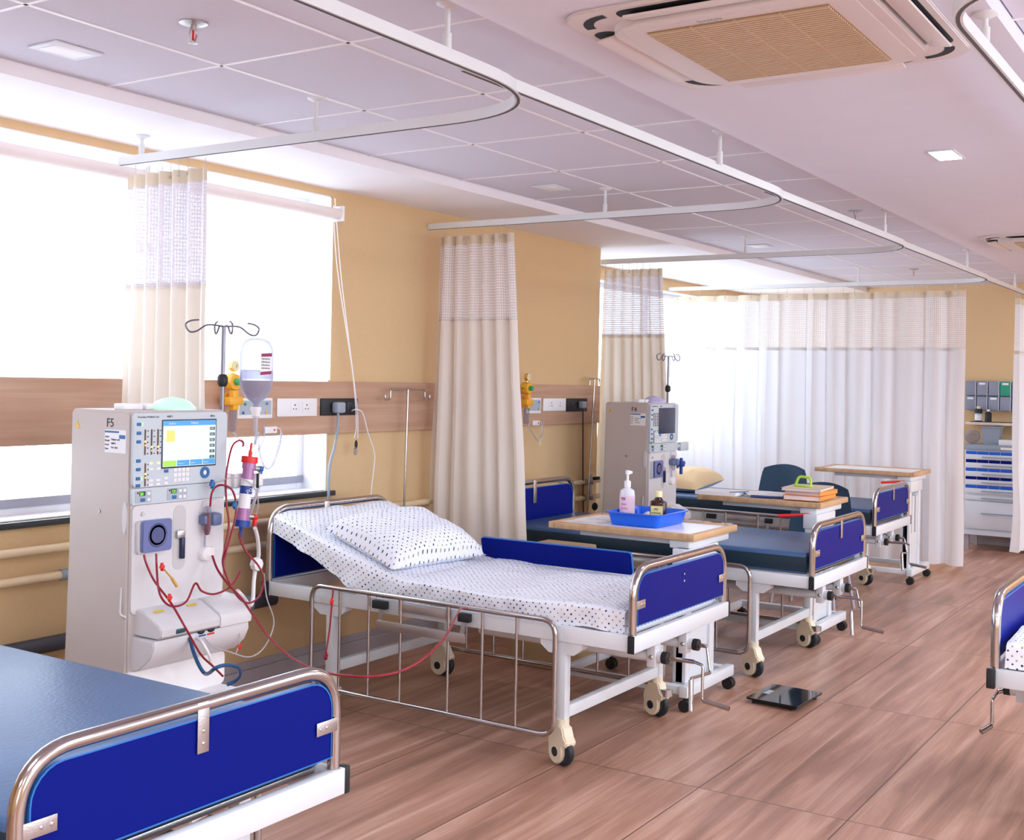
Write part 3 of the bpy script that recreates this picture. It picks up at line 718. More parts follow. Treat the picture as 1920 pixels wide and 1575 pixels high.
# dotted sheets
def under_mattress(label, bed, rz, raised):
    t = thing('mattress', label, 'mattress', bed, rz, 'vinyl mattresses'); y2 = 1.31 if raised else BL-.07
    b = MB(); b.box(.045, BW-.045, .075, y2, FT+.0045, FT+.080, .012); b.build('cover', M_vinyl, t)
    if raised:
        a = math.atan2(.235, .68); b = MB(); Y = Vector((0, math.cos(a), math.sin(a))); Z = Vector((0, -math.sin(a), math.cos(a)))
        b.obox(Vector((BW/2, 1.33, FT+.012))+Y*.345+Z*.032, Vector((1, 0, 0)), Y, Z, BW/2-.055, .335, .024, .01); b.build('raised_section', M_vinyl, t)
under_mattress('mattress wrapped by the polka dot sheet on the bed with the raised head end', BED2, 0, True)
under_mattress('mattress wrapped by the polka dot sheet at the right photo edge', BEDR, PI, False)
def sheet(name, label, bed, rz, raised, droop=True):
    y0, y1 = (.058, 2.0) if not raised else (.058, 2.005)
    kink = 1.33
    def top(y):
        if not raised or y < kink-.15: return FT+.092+.006*math.sin(y*7)
        k = y-(kink-.15); return FT+.092+.235*(k/.82)**1.12
    def bot(y):
        if not raised: return FT+.004
        if y < kink: return FT+.003
        return FT+.003+.235*((y-kink)/.68)
    xl, xr = .022, BW-.022; NY = 110
    cross = []
    # sheet section: near skirt up, over, far skirt down
    for k in range(9): cross.append(('n', k/8))
    for k in range(1, 40): cross.append(('t', k/40))
    for k in range(9): cross.append(('f', 1-k/8))
    b = MB(); uvl = b.bm.loops.layers.uv.new('UVMap'); g = []; uvs = []
    for j in range(NY+1):
        y = y0+(y1-y0)*j/NY; row = []; ur = []; zt, zb = top(y), bot(y)
        d = 0
        if raised and droop: d = .050*math.exp(-((y-1.40)/.20)**2)+.016*math.exp(-((y-.40)/.06)**2)+.012*noise.noise((y*7, 0, 0))
        for s, k in cross:
            if s == 'n':
                r = .02; z = (zb-d)+(zt-zb+d)*k; x = xl + (r*(1-math.sqrt(max(0, 1-max(0, (k-.75)/.25)**2))) if k > .75 else 0)
                wr = noise.noise((y*7+z*9, z*5, 3.3))*.020*(1.15-k) + noise.noise((y*19-z*12, z*8, 1.3))*.009*(1.1-k)
                x += wr - d*.35*(1-k); u = -(zt-z)
            elif s == 'f':
                z = zb+(zt-zb)*k; x = xr-(.02*(1-math.sqrt(max(0, 1-max(0, (k-.75)/.25)**2))) if k > .75 else 0); u = (xr-xl)+(zt-z)
            else:
                x = xl+.02+(xr-xl-.04)*k; u = x-xl; e = min(1, min(k, 1-k)*9)
                z = zt + e*(noise.noise((x*4, y*4, 7))*.014 + abs(noise.noise((x*8+y*5, y*7-x*3, 2)))*.012 + .004)
            row.append(b.bm.verts.new((x, y, z))); ur.append((u, y*1.02))
        g.append(row); uvs.append(ur)
    C = len(cross)
    for j in range(NY):
        for i in range(C-1):
            f = b.bm.faces.new((g[j][i], g[j+1][i], g[j+1][i+1], g[j][i+1]))
            for l, (a, c) in zip(f.loops, ((j, i), (j+1, i), (j+1, i+1), (j, i+1))): l[uvl].uv = uvs[a][c]
    for j, dy in ((0, 1), (NY, -1)):          # end drops
        ends = []; 
        for i in range(C):
            co = g[j][i].co; ends.append(b.bm.verts.new((co.x, co.y-dy*.004, min(co.z, (FT+.004 if j == 0 else bot(y1))))))
        for i in range(C-1):
            f = b.bm.faces.new((g[j][i], g[j][i+1], ends[i+1], ends[i]))
            for l, (uu, vv) in zip(f.loops, ((uvs[j][i][0], 0), (uvs[j][i+1][0], 0), (uvs[j][i+1][0], -.09), (uvs[j][i][0], -.09))): l[uvl].uv = (uu, vv)
    o = b.build(name, M_dots, None)
    o.location = bed; o.rotation_euler = (0, 0, rz)
    return tag(o, label, 'bed sheet', 'polka dot bed sheets')
sheet('bed_sheet', 'white polka dot sheet over the bed with the raised head end', BED2, 0, True)
sheet('bed_sheet', 'white polka dot sheet on the bed at the right photo edge', BEDR, PI, False)

def pillow(name, label, c, L, Wd, H, rot, m, mb=None, seed=1, group='pillows on the beds'):
    b = MB(); uvl = b.bm.loops.layers.uv.new('UVMap'); n = 26; vt, vb = {}, {}
    for i in range(n+1):
        for j in range(n+1):
            u, v = i/n*2-1, j/n*2-1
            e = (max(0, 1-abs(u)**3.2)*max(0, 1-abs(v)**3.2))**.5
            pin = 1-.07*(1-abs(u)**2)*abs(v)**6; pin2 = 1-.07*(1-abs(v)**2)*abs(u)**6
            x, y = u*L/2*pin2, v*Wd/2*pin
            w = noise.noise((u*2.6+seed, v*2.6, seed))*.018 + noise.noise((u*7+seed, v*7, 5))*.006
            zt = e*(H*.62+w); zb = -e*H*.38*.6
            vt[i, j] = b.bm.verts.new((x, y, zt)); vb[i, j] = vt[i, j] if i in (0, n) or j in (0, n) else b.bm.verts.new((x, y, zb))
    lo = MB() if mb else None
    for i in range(n):
        for j in range(n):
            f = b.bm.faces.new((vt[i, j], vt[i+1, j], vt[i+1, j+1], vt[i, j+1]))
            for l, (a, c_) in zip(f.loops, ((i, j), (i+1, j), (i+1, j+1), (i, j+1))): l[uvl].uv = (a/n*L*1.02, c_/n*Wd*1.02)
            q = (vb[i, j], vb[i, j+1], vb[i+1, j+1], vb[i+1, j])
            try:
                f = b.bm.faces.new(q)
                f.material_index = 1 if mb else 0
                for l, (a, c_) in zip(f.loops, ((i, j), (i, j+1), (i+1, j+1), (i+1, j))): l[uvl].uv = (a/n*L+.3, c_/n*Wd)
            except Exception: pass
    idx = [f.material_index for f in b.bm.faces]
    o = b.build(name, m)
    if mb: o.data.materials.append(mb)
    o.location = c; o.rotation_euler = rot
    return tag(o, label, 'pillow', group)
pillow('pillow', 'large polka dot pillow leaning on the raised end of the bed', (4.60, 3.585, .792), .67, .50, .21, (math.radians(17), 0, math.radians(-6)), M_dots, None, 4)
pillow('pillow', 'beige pillow with blue grey underside at the head of the farthest bed', (9.18, 4.16, .760), .66, .42, .20, (0, math.radians(-4), math.radians(2)), mat('beige_pillow_cloth', (.78, .58, .34), .9), mat('blue_grey_cloth', (.30, .38, .50), .9), 9)

b = MB(); b.prism(rrect(-.425, .425, 0, .108, .014, 4), 'yz', -.009, .009); o = b.build('spare_bed_panel', M_blue)
o.location = (5.005, 2.965, FT+.106); o.rotation_euler = (0, math.radians(-14), math.radians(.5)); tag(o, 'loose blue board lying on its edge along the far side of the dotted bed', 'board')
b = MB(); b.prism(rrect(-.4275, .4275, -.0025, .1105, .016, 4), 'yz', -.007, .0075); b.build('edge_band', M_blueedge, o)

# ------------------------------------------------------------------ overbed tables
def table(label, loc, h, lever, rz=0.0):
    t = thing('overbed_table', label, 'table', loc, rz, 'overbed tables on castors')
    x0, x1, y0, y1 = .045, .605, .015, .85
    b = MB()
    for q in ((x0, x1, y0, y0+.035), (x0, x1, y1-.035, y1), (x0, x0+.035, y0+.035, y1-.035), (x1-.035, x1, y0+.035, y1-.035)): b.box(q[0], q[1], q[2], q[3], h-.030, h+.004, .004)
    tp = b.build('table_top', M_tabletop, t)
    b = MB(); b.box(x0+.034, x1-.034, y0+.034, y1-.034, h-.026, h-.003); b.build('top_inset', M_tablewhite, tp)
    b = MB(); b.box(.12, .53, .06, .70, h-.062, h-.031, .004); b.box(.07, .58, .05, .16, h-.075, h-.031, .01); b.build('top_bracket', M_white, t)
    b = MB(); b.box(.045, .105, .045, .115, .09, h-.07, .004); b.box(.335, .395, .045, .115, .09, h-.07, .004)
    b.box(.045, .395, .06, .10, .12, h-.20, .003); b.box(.035, .405, .035, .125, h-.16, h-.07, .006); c = b.build('column', M_white, t)
    b = MB()
    for x in (.15, .27): b.box(x-.018, x+.018, .056, .064, .40, h-.2)
    b.build('column_slot', M_skirt, c)
    b = MB(); b.box(-.03, .56, .0, .045, .07, .125, .004); b.box(-.03, .56, .70, .735, .075, .115, .004); b.box(-.015, .03, .03, .72, .08, .12, .004); b.box(.50, .545, .03, .72, .08, .12, .004)
    b.build('base_frame', M_white, t)
    for x in (-.005, .535):
        for y in (.022, .718):
            b = MB(); b.cyl((x, y, .05), (x, y, .08), .010, seg=12)
            for s in (-1, 1): b.cyl((x+s*.004, y-.004, .03), (x+s*.022, y-.004, .03), .030, seg=20)
            b.build('caster', M_black, t)
    if lever: b = MB(); b.cyl((.09, .07, h-.072), (-.005, .27, h-.088), .010, seg=12); b.build('height_lever', M_red, t)
    return t
T1, T2, T3 = (5.304, 2.37, 0), (7.157, 2.345, 0), (9.83, 2.45, 0)
table('wheeled table holding the blue tray and bottles, between two beds', T1, .853, False)
table('wheeled table covered with papers and orange folders', T2, .868, True)
table('empty wheeled table with wooden top, in front of the wide white curtain', T3, .905, True)

# ------------------------------------------------------------------ items on the tables
b = MB()
def tray_mesh(x0, x1, y0, y1, z, h, fl=.02, r=.02, th=.004):
    b = MB(); L = []
    for (e, zz) in ((0, z), (fl, z+h), (fl+.012, z+h), (fl+.012, z+h-.006), (fl+.002, z+h-.006)):
        L.append([b.bm.verts.new((p[0], p[1], zz)) for p in rrect(x0-e, x1+e, y0-e, y1+e, r+e, 5)])
    I = []
    for (e, zz) in ((fl-th, z+h), (-th, z+th)): I.append([b.bm.verts.new((p[0], p[1], zz)) for p in rrect(x0-e, x1+e, y0-e, y1+e, r+max(e, 0), 5)])
    n = len(L[0])
    def br(A, B):
        for k in range(n): b.bm.faces.new((A[k], A[(k+1) % n], B[(k+1) % n], B[k]))
    br(L[0], L[1]); br(L[1], L[2]); br(L[2], L[3]); br(L[3], L[4]); br(L[1], I[0]); br(I[0], I[1])
    b.bm.faces.new(L[0]); b.bm.faces.new(I[1]); return b
M_tray = mat('blue_tray_plastic', (.005, .12, .72), .3)
o = tray_mesh(5.50, 5.83, 2.66, 2.93, .853, .068).build('tray', M_tray); tag(o, 'bright blue plastic tray holding bottles on the wheeled table', 'tray')
def bottle_text(t, s, size, m_, org, ang):
    o = text(s, size, m_, t, (0, 0, 0), 'side'); o.rotation_euler = (0, 0, ang); o.location = org; return o
TZ_ = .8585
t = thing('pump_bottle', 'clear white hand rub pump bottle with pink print, standing in the blue tray', 'bottle', (5.63, 2.90, TZ_))
b = MB(); b.lathe([(0, 0), (.036, 0), (.040, .006), (.040, .125), (.036, .142), (.016, .152), (.016, .158), (0, .158)], seg=28, sx=.8); b.build('body', mat('hand_rub_plastic', (.82, .82, .90), .25, alpha=.92), t)
b = MB(); b.lathe([(0, .156), (.017, .156), (.017, .182), (.009, .186), (.006, .190), (.006, .216), (0, .216)]); b.box(-.009, .045, -.006, .006, .214, .228, .004); b.lathe([(0, .214), (.012, .214), (.012, .232), (0, .232)]); b.build('pump_head', M_wplastic, t)
b = MB(); b.lathe([(.0408, .02), (.0408, .118)], seg=28, sx=.8); b.build('print_label', mat('pink_print', (.85, .62, .74), .5), t)
t.scale = (1.05, 1.05, 1.17)
for i, (s_, sz) in enumerate((('PSI', .018), ('hand rub', .008), ('ALCOHOL', .008), ('500 ml', .008))):
    text(s_, sz, M_ink if i == 0 else M_red, t, (-.0335, .016, .098-.020*i), 'side')
t = thing('dark_bottle', 'dark brown square bottle with yellow label and pale cap, in the blue tray', 'bottle', (5.64, 2.72, TZ_), .25)
b = MB(); b.box(-.03, .03, -.034, .034, 0, .105, .010, seg=3); b.lathe([(.030, .098), (.014, .116), (.013, .122), (0, .122)]); b.build('body', mat('brown_bottle', (.035, .012, .012), .15, coat=.5), t)
b = MB(); b.lathe([(0, .120), (.016, .120), (.016, .144), (.013, .147), (0, .147)]); b.build('cap', mat('pale_yellow_cap', (.85, .78, .45), .4), t)
b = MB(); b.box(-.0312, -.030, -.026, .028, .008, .082); l = b.build('yellow_label', mat('yellow_label', (.78, .68, .32), .6), t); l['label'] = 'yellow label'
text('PSI', .014, M_ink, l, (-.0316, .012, .062), 'side'); t.scale = (1.2, 1.2, 1.18); text('POVIDONE', .008, M_ink, l, (-.0316, .024, .048), 'side'); text('IODINE', .008, M_ink, l, (-.0316, .020, .036), 'side')
b = MB(); b.box(-.030, .030, -.036, .036, 0, .038, .003); o = b.build('small_carton', mat('carton_maroon', (.22, .03, .02), .5)); o.location = (5.60, 2.812, TZ_); o.rotation_euler = (0, 0, .5); tag(o, 'small maroon carton between the two bottles in the blue tray', 'box')
b = MB(); b.sph((0, 0, .022), .036, 1.0, .8, .7); o = b.build('gauze_wad', M_label)
for v in o.data.vertices: v.co += v.co.normalized()*.006*noise.noise(v.co*60)
o.location = (5.73, 2.82, TZ_); tag(o, 'crumpled white gauze in the blue tray behind the carton', 'gauze')
def flat(name, pts, z, th, m, label, cat, group=None, lift=0.0):
    b = MB(); b.prism(pts, 'xy', z, z+th); o = b.build(name, m, None, False)
    if lift:
        for v in o.data.vertices: v.co.z += lift*max(0, noise.noise((v.co.x*6, v.co.y*6, 3)))
    return tag(o, label, cat, group)
def rp(cx, cy, w, h, a):
    c, s = math.cos(a), math.sin(a); return [(cx+x*c-y*s, cy+x*s+y*c) for x, y in ((-w/2, -h/2), (w/2, -h/2), (w/2, h/2), (-w/2, h/2))]
flat('paper_sheet', rp(5.66, 3.09, .30, .20, .1), .851, .001, M_label, 'white paper lying on the table left of the blue tray', 'paper')
# papers and folders on the second table
flat('notebook', rp(7.34, 3.08, .24, .28, .05), .872, .022, M_label, 'white notebook at the left end of the folder table', 'notebook')
o = flat('clipboard', rp(7.46, 2.79, .30, .24, .35), .872, .010, mat('dark_blue_board', (.03, .05, .18), .4), 'dark clipboard under loose papers on the folder table', 'clipboard')
b = MB(); b.prism(rp(7.45, 2.80, .29, .22, .25), 'xy', .884, .887); b.prism(rp(7.42, 2.84, .27, .2, .55), 'xy', .888, .890); o = b.build('loose_papers', M_label, None, False); tag(o, 'loose white papers on the dark clipboard', 'paper')
b = MB(); b.bar((7.24, 2.98, .896), (7.36, 2.90, .898), .008, .006); o = b.build('ball_pen', M_btn); tag(o, 'blue pen on the loose papers of the folder table', 'pen')
M_orange = mat('orange_folder', (.80, .30, .06), .5); M_pinkp = mat('pale_pink_paper', (.80, .66, .66), .6)
FO = [('thick orange folder at the bottom of the stack', 7.46, 2.52, .34, .24, .02, .030), ('orange folder in the middle of the stack', 7.47, 2.515, .33, .235, -.03, .028), ('pale folder of papers on top of the stack, under the green punch', 7.45, 2.53, .36, .25, .08, .018)]
z = .8725
for i, (lb, cx, cy, w, h, a, th) in enumerate(FO):
    t = thing('file_folder', lb, 'folder', (cx, cy, z), a, 'stacked file folders')
    b = MB(); m_ = M_orange if i < 2 else mat('buff_folder', (.72, .60, .48), .6)
    b.box(-w/2, w/2, -h/2, h/2, 0, .0022); b.box(-w/2, w/2, -h/2, h/2, th-.0022, th); b.box(-w/2, w/2, -h/2, -h/2+.003, 0, th); b.build('cover', m_, t, False)
    b = MB(); b.box(-w/2+.004, w/2-.006, -h/2+.004, h/2-.004, .0025, th-.0025); b.build('pages', M_pinkp, t, False)
    z += th+.0006
t = thing('hole_punch', 'lime green hole punch on top of the folder stack', 'hole punch', (7.42, 2.55, z))
M_lime = mat('lime_plastic', (.45, .68, .06), .35)
b = MB(); b.box(-.03, .03, -.055, .055, 0, .010, .004); b.build('base', M_lime, t)
b = MB(); b.tube(fillet([(0, -.050, .008), (0, -.048, .060), (0, .030, .064), (0, .052, .008)], .02, 6), .0085, 10); b.build('handle', M_lime, t)

# ------------------------------------------------------------------ chairs
def chair(label, loc, rz, h=.86):
    """shell chair; local: back at x=0, seat towards -x, width along y"""
    t = thing('plastic_chair', label, 'chair', loc, rz, 'blue grey plastic chairs')
    b = MB(); n, mrow = 12, 10; g = []
    for j in range(mrow+1):
        k = j/mrow; z = .50+(h-.50)*k; row = []
        w = .235*(1-.22*k**2) if k < .8 else .235*(1-.22*k**2)*(1-((k-.8)/.2)**2*.10)
        for i in range(n+1):
            u = i/n*2-1
            row.append(b.bm.verts.new((.0+.05*k-.045*(u*u), u*w, z-.03*(u*u)*(k > .95))))
        g.append(row)
    for j in range(mrow):
        for i in range(n): b.bm.faces.new((g[j][i], g[j][i+1], g[j+1][i+1], g[j+1][i]))
    r = bmesh.ops.solidify(b.bm, geom=b.bm.faces[:], thickness=.012)
    b.build('backrest', M_chair, t)
    b = MB(); b.box(-.42, -.01, -.22, .22, .43, .452, .010, seg=3); b.bar((-.03, -.1, .44), (.0, -.1, .53), .07, .012); b.bar((-.03, .1, .44), (.0, .1, .53), .07, .012); b.build('seat', M_chair, t)
    for x0, x1 in ((-.36, -.41), (-.05, .035)):
        for s in (-1, 1):
            b = MB(); b.cyl((x0, s*.18, .43), (x1, s*.235, .004), .0125, seg=12); b.build('leg', M_skirt, t)
    return t
chair('plastic chair beside the orange folders, before the farthest bed', (8.45, 2.76, 0), .0, .90)
chair('plastic chair beyond the farthest bed, against the wide white curtain', (10.12, 3.655, 0), .0, .90)

# ------------------------------------------------------------------ floor scale
t = thing('bathroom_scale', 'black glass weighing scale on the wood floor', 'scale', (5.79, 2.065, 0), math.radians(-3))
b = MB(); b.prism(rrect(-.17, .17, -.135, .135, .012, 5), 'xy', .022, .030); b.build('glass_plate', mat('black_glass', (.006, .007, .010), .06, spec=.4), t)
b = MB(); b.box(-.15, .15, -.11, .11, .008, .022, .004); b.build('sensor_base', M_black, t)
for x in (-.13, .13):
    for y in (-.1, .1):
        b = MB(); b.cyl((x, y, 0), (x, y, .010), .018); b.build('foot', M_black, t)
b = MB(); b.box(-.04, .04, .07, .10, .0300, .0304); b.build('display', M_mgrey2, t)

# ------------------------------------------------------------------ dialysis machines
def machine(label, loc, code, lit, wall_side=False):
    t = thing('dialysis_machine', label, 'dialysis machine', loc, 0, 'dialysis machines')
    Wd, D, H = .472, .345, 1.457
    b = MB(); prof = [(0, .10), (0, .64), (0, H-.012), (.012, H), (D-.012, H), (D, H-.012), (D+.004, .9), (D+.03, .10)]
    b.prism([(p[0], p[1]) for p in prof], 'yz', 0, Wd, .008); body = b.build('body_shell', M_machine, t)
    # front plates
    b = MB(); b.prism(rrect(.006, Wd-.006, 1.172, H-.008, .018, 5), 'xz', -.014, .002); cp = b.build('control_panel', M_mgrey, t)
    b = MB(); b.prism(rrect(.006, Wd-.006, 1.108, 1.169, .006, 3), 'xz', -.012, .002); sp = b.build('alarm_strip', M_mgrey2 if False else M_mgrey, t)
    b = MB(); b.prism(rrect(.012, Wd-.008, .70, 1.105, .02, 4), 'xz', -.008, .002); fd = b.build('front_door', M_mfront, t)
    for x in (.09, .17, .40, .445):
        pass
    y = -.0155
    # screen
    b = MB(); b.box(.135, .408, -.0165, -.013, 1.237, 1.423, .002); sc = b.build('screen', mat('screen_bezel_%s' % code, (.03, .05, .10), .3), cp)
    if lit:
        b = MB(); b.box(.140, .402, -.0175, -.0165, 1.243, 1.418); s0 = b.build('display_image', mat('screen_white', (.05, .05, .06), .2, emit=(.86, .93, 1.0), estr=1.0), cp, False)
        Mb = mat('screen_blue', (.01, .05, .1), .2, emit=(.08, .40, .88), estr=.95); Mg = mat('screen_lime', (.02, .05, .0), .2, emit=(.50, .88, .12), estr=.95); My = mat('screen_yellow', (.05, .05, .0), .2, emit=(1, .85, .25), estr=.95)
        Mt = mat('screen_teal', (.02, .05, .05), .3, emit=(.03, .20, .22), estr=.6)
        b = MB(); b.box(.140, .402, -.0182, -.0175, 1.399, 1.418); b.build('title_bar', Mb, cp, False)
        b = MB(); b.box(.155, .196, -.0182, -.0175, 1.338, 1.382); b.build('yellow_field', My, cp, False)
        b = MB(); b.box(.141, .205, -.0182, -.0175, 1.244, 1.266); b.build('green_key', Mg, cp, False)
        for k in range(3): b = MB(); b.box(.209+.065*k, .209+.065*k+.061, -.0182, -.0175, 1.245, 1.266); b.build('soft_key', Mb, cp, False)
        for k in range(6): 
            b = MB(); b.box(.372, .398, -.0182, -.0175, 1.379-.0223*k, 1.391-.0223*k); f = b.build('value_field', Mt, cp, False)
        for k, s_ in enumerate(('500', '234', '000', '400', ' 40', '  4')): text(s_, .010, M_wplastic, cp, (.375, -.0186, 1.3815-.0223*k))
        text('Dialysis', .011, M_wplastic, cp, (.165, -.0186, 1.405)); text('Dialysis', .012, M_wplastic, cp, (.275, -.0186, 1.405))
        for k, s_ in enumerate(('Treatment', 'System', 'Options')): text(s_, .0075, M_wplastic, cp, (.212+.065*k, -.0186, 1.252))
    text('Fresenius Medical Care', .0105, M_ink, cp, (.022, -.0146, 1.4315)); text('4008 S', .0105, M_ink, cp, (.158, -.0146, 1.4315)); text('ultra', .013, M_ink, cp, (.375, -.0146, 1.431))
    for k, z in enumerate((1.408, 1.375, 1.343, 1.272, 1.240, 1.206, 1.180)):
        b = MB(); b.box(.018, .037, -.018, -.013, z-.006, z+.006, .0015); b.build('key', M_btn, cp)
        if k in (0, 5): b = MB(); b.box(.039, .043, -.018, -.013, z-.006, z+.006); b.build('key_lamp', mat('key_lamp', (.1, .3, .1), .4, emit=(.5, 1, .3), estr=1.5 if lit else 0), cp)
    M_led_o = mat('amber_led', (.4, .2, .05), .4, emit=(1, .62, .2), estr=1.6 if lit else 0)
    for x, z0, z1, zl in ((.057, 1.293, 1.388, 1.343), (.087, 1.293, 1.388, 1.322), (.117, 1.293, 1.388, 1.322), (.060, 1.176, 1.262, 1.222)):
        b = MB(); b.box(x-.0025, x+.0025, -.0165, -.013, z0, z1); b.build('bar_scale', mat('bar_brown', (.12, .06, .04), .5), cp)
        if lit: b = MB(); b.sph((x, -.0165, zl), .0045, 1, .4, 1, 10, 6); b.sph((x, -.0165, zl-.014), .003, 1, .4, 1, 8, 6); b.build('bar_lamp', M_led_o, cp)
        for k in range(5):
            text('-%d' % (50-k*10), .007, M_ink, cp, (x+.007, -.0146, z0+.002+(z1-z0-.01)*k/4))
    for x in (.088, .122):
        b = MB(); b.box(x-.006, x+.006, -.0165, -.013, 1.257, 1.264, .001); b.build('key_lamp', mat('lime_lamp', (.2, .3, .05), .4, emit=(.75, 1, .3), estr=1.5 if lit else 0), cp)
        for z in (1.238, 1.195, 1.180): b = MB(); b.box(x-.010, x+.010, -.016, -.013, z-.0045, z+.0045, .001); b.build('key', M_wplastic, cp)
    for r in range(3):
        for c in range(4): b = MB(); b.box(.196+.020*c, .212+.020*c, -.0165, -.013, 1.183+.0195*r, 1.197+.0195*r, .001); b.build('keypad_key', M_wplastic, cp)
    b = MB(); b.box(.150, .168, -.018, -.013, 1.222, 1.234, .001); b.build('key', M_btn, cp)
    for z in (1.200, 1.182): b = MB(); b.box(.150, .168, -.0165, -.013, z-.005, z+.005, .001); b.build('key', M_wplastic, cp)
    b = MB(); b.lathe([(.011, -.0135), (.011, -.018), (.023, -.018), (.023, -.0135)], (.352, 0, 1.212), 'y', 28); b.build('jog_ring', M_btn, cp)
    b = MB(); b.lathe([(0, -.017), (.008, -.017), (.008, -.0135)], (.352, 0, 1.212), 'y'); b.build('jog_key', M_wplastic, cp)
    # alarm strip displays
    for x, s_, w in ((.018, '20', .075), (.168, '121', .098)):
        b = MB(); b.prism(rrect(x, x+w, 1.115, 1.160, .004, 3), 'xz', -.0135, -.011); q = b.build('module', M_mgrey2, sp)
        b = MB(); b.box(x+.018, x+.046, -.0145, -.013, 1.140, 1.157); b.build('digit_field', mat('green_field', (.01, .06, .01), .3), sp)
        text(s_, .016, mat('green_digit', (.1, .5, .05), .4, emit=(.25, 1, .1), estr=1.6 if lit else .0), sp, (x+.020, -.0150, 1.1425))
        b = MB(); b.box(x+.024, x+.044, -.016, -.013, 1.119, 1.132, .001); b.build('key', M_btn, sp)
        for dx in ((.056, .078) if w > .09 else (.055,)):
            for z in (1.125, 1.148): b = MB(); b.box(x+dx, x+dx+.014, -.0155, -.013, z-.006, z+.006, .001); b.build('key', M_wplastic, sp)
        b = MB(); b.box(x+.008, x+.015, -.0145, -.013, 1.149, 1.156); b.build('alarm_lamp', M_blood, sp)
    # pump, slot, clamps
    b = MB(); b.prism(rrect(.025, .168, .925, 1.048, .012, 4), 'xz', -.028, -.006, .003); pu = b.build('blood_pump', M_mfront, t)
    b = MB(); b.prism(rrect(.032, .172, .930, 1.050, .012, 4), 'xz', -.042, -.028, .003); b.build('pump_cover', M_purple, pu)
    b = MB(); b.lathe([(.038, -.042), (.042, -.0445), (.046, -.042)], (.102, 0, .992), 'y'); b.lathe([(0, -.0435), (.030, -.0435), (.030, -.042)], (.102, 0, .992), 'y'); b.build('rotor_ring', mat('rotor_dark', (.085, .10, .24), .3), pu)
    b = MB(); b.prism(rrect(.204, .266, .842, 1.092, .030, 8), 'xz', -.0092, -.007); sl = b.build('pump_segment_slot', mat('slot_grey', (.56, .55, .56), .4), t)
    b = MB(); b.box(.216, .254, -.022, -.009, .965, .995, .003); b.build('slot_clip', M_steel, sl)
    b = MB(); b.box(.234, .252, -.026, -.009, .885, .968, .004); b.build('heparin_syringe', mat('dark_navy_clip', (.015, .02, .07), .3), sl)
    b = MB(); b.lathe([(0, -.0125), (.008, -.0125), (.008, -.008)], (.058, 0, 1.072), 'y'); b.build('port', M_steel, fd)
    b = MB(); b.box(.330, .368, -.045, -.008, 1.010, 1.045, .004); b.box(.362, .410, -.060, -.010, 1.002, 1.052, .010); b.build('level_detector', mat('slate_blue_plastic', (.13, .17, .33), .35), t)
    b = MB(); b.lathe([(0, -.034), (.026, -.034), (.030, -.028), (.030, -.008)], (.362, 0, .892), 'y'); b.box(.37, .40, -.03, -.008, .87, .915, .004); b.build('line_clamp', M_wplastic, t)
    b = MB(); b.prism([(.33, 1.055), (.43, 1.055), (.415, 1.10), (.35, 1.10)], 'xz', -.02, -.008); b.build('holder_plate', M_mfront, t)
    b = MB(); b.cyl((.352, -.022, .90), (.352, -.022, .965), .0045, seg=10); b.lathe([(0, .965), (.010, .968), (.0155, .99), (.0155, 1.075), (.004, 1.08), (0, 1.08)], (.352, -.034, 0)); ch = b.build('drip_chamber', M_clear, t)
    b = MB(); b.lathe([(0, .966), (.009, .969), (.0145, .991), (.0145, 1.050), (0, 1.050)], (.352, -.034, 0)); b.build('chamber_blood', M_blood, ch) if lit else b.bm.free()
    # tray ledge
    wx = .500 if lit else .445
    b = MB(); pr = [(.02, .72), (-.045, .715), (-.135, .672), (-.150, .655), (-.148, .632), (-.135, .622), (.02, .622)]
    b.prism(pr, 'yz', .035, .325, .004); ld = b.build('ledge_lid', M_mfront, t)
    b = MB(); pr2 = [(.02, .72), (-.045, .715), (-.130, .675), (-.142, .655), (-.140, .620), (.02, .620)]
    b.prism(pr2, 'yz', .330, wx, .004)
    pr3 = [(.02, .618), (-.125, .615), (-.128, .590), (-.105, .545), (-.05, .500), (.02, .480)]
    b.prism(pr3, 'yz', .020, wx-.002, .004); b.build('ledge', M_mfront, t)
    for x0 in (.075, .235):
        b = MB(); b.prism([(x0, -.004), (x0+.045, -.004), (x0+.045, .008), (x0, .008)], 'xy', 0, .0012); q = b.build('warning_sticker', mat('sticker_yellow', (.75, .55, .05), .5), ld); q.location = (0, -.062, .7085); q.rotation_euler = (math.radians(25), 0, 0)
    b = MB(); b.box(.105, .15, -.152, -.146, .634, .652, .003); b.build('latch', mat('dark_teal', (.02, .07, .09), .3), ld)
    for x0, m_ in ((.235, M_btn), (.278, M_red)): b = MB(); b.box(x0, x0+.035, -.1295, -.1275, .598, .604); b.build('coupling_mark', m_, ld)
    for x0 in (.235, .285): b = MB(); b.sph((x0+.012, -.128, .616), .013, 1.3, .6, .7); b.build('coupling', M_black, ld)
    # base
    b = MB(); b.prism(rrect(.0, Wd, .36, .49, .02, 3), 'xz', -.02, D*.9); b.box(.0, Wd, -.12, D, .075, .36, .02); b.build('base', M_wplastic, t)
    for x in (.05, Wd-.05):
        for yy in (-.08, D-.05): b = MB(); b.cyl((x-.015, yy, .0375), (x+.015, yy, .0375), .0375, seg=20); b.build('wheel', M_black, t)
    # side graphics (left flank faces the aisle camera side)
    text(code, .046, M_ink, body, (-.0008, .135, 1.395), 'side', 'code_letters')
    b = MB(); b.box(-.0012, .0, .022, .142, 1.298, 1.384); lb = b.build('inventory_sticker', M_label, body, False)
    b = MB(); b.box(-.0017, -.0012, .062, .142, 1.373, 1.380); b.box(-.0017, -.0012, .026, .06, 1.352, 1.366); b.build('sticker_print', M_btn, lb, False)
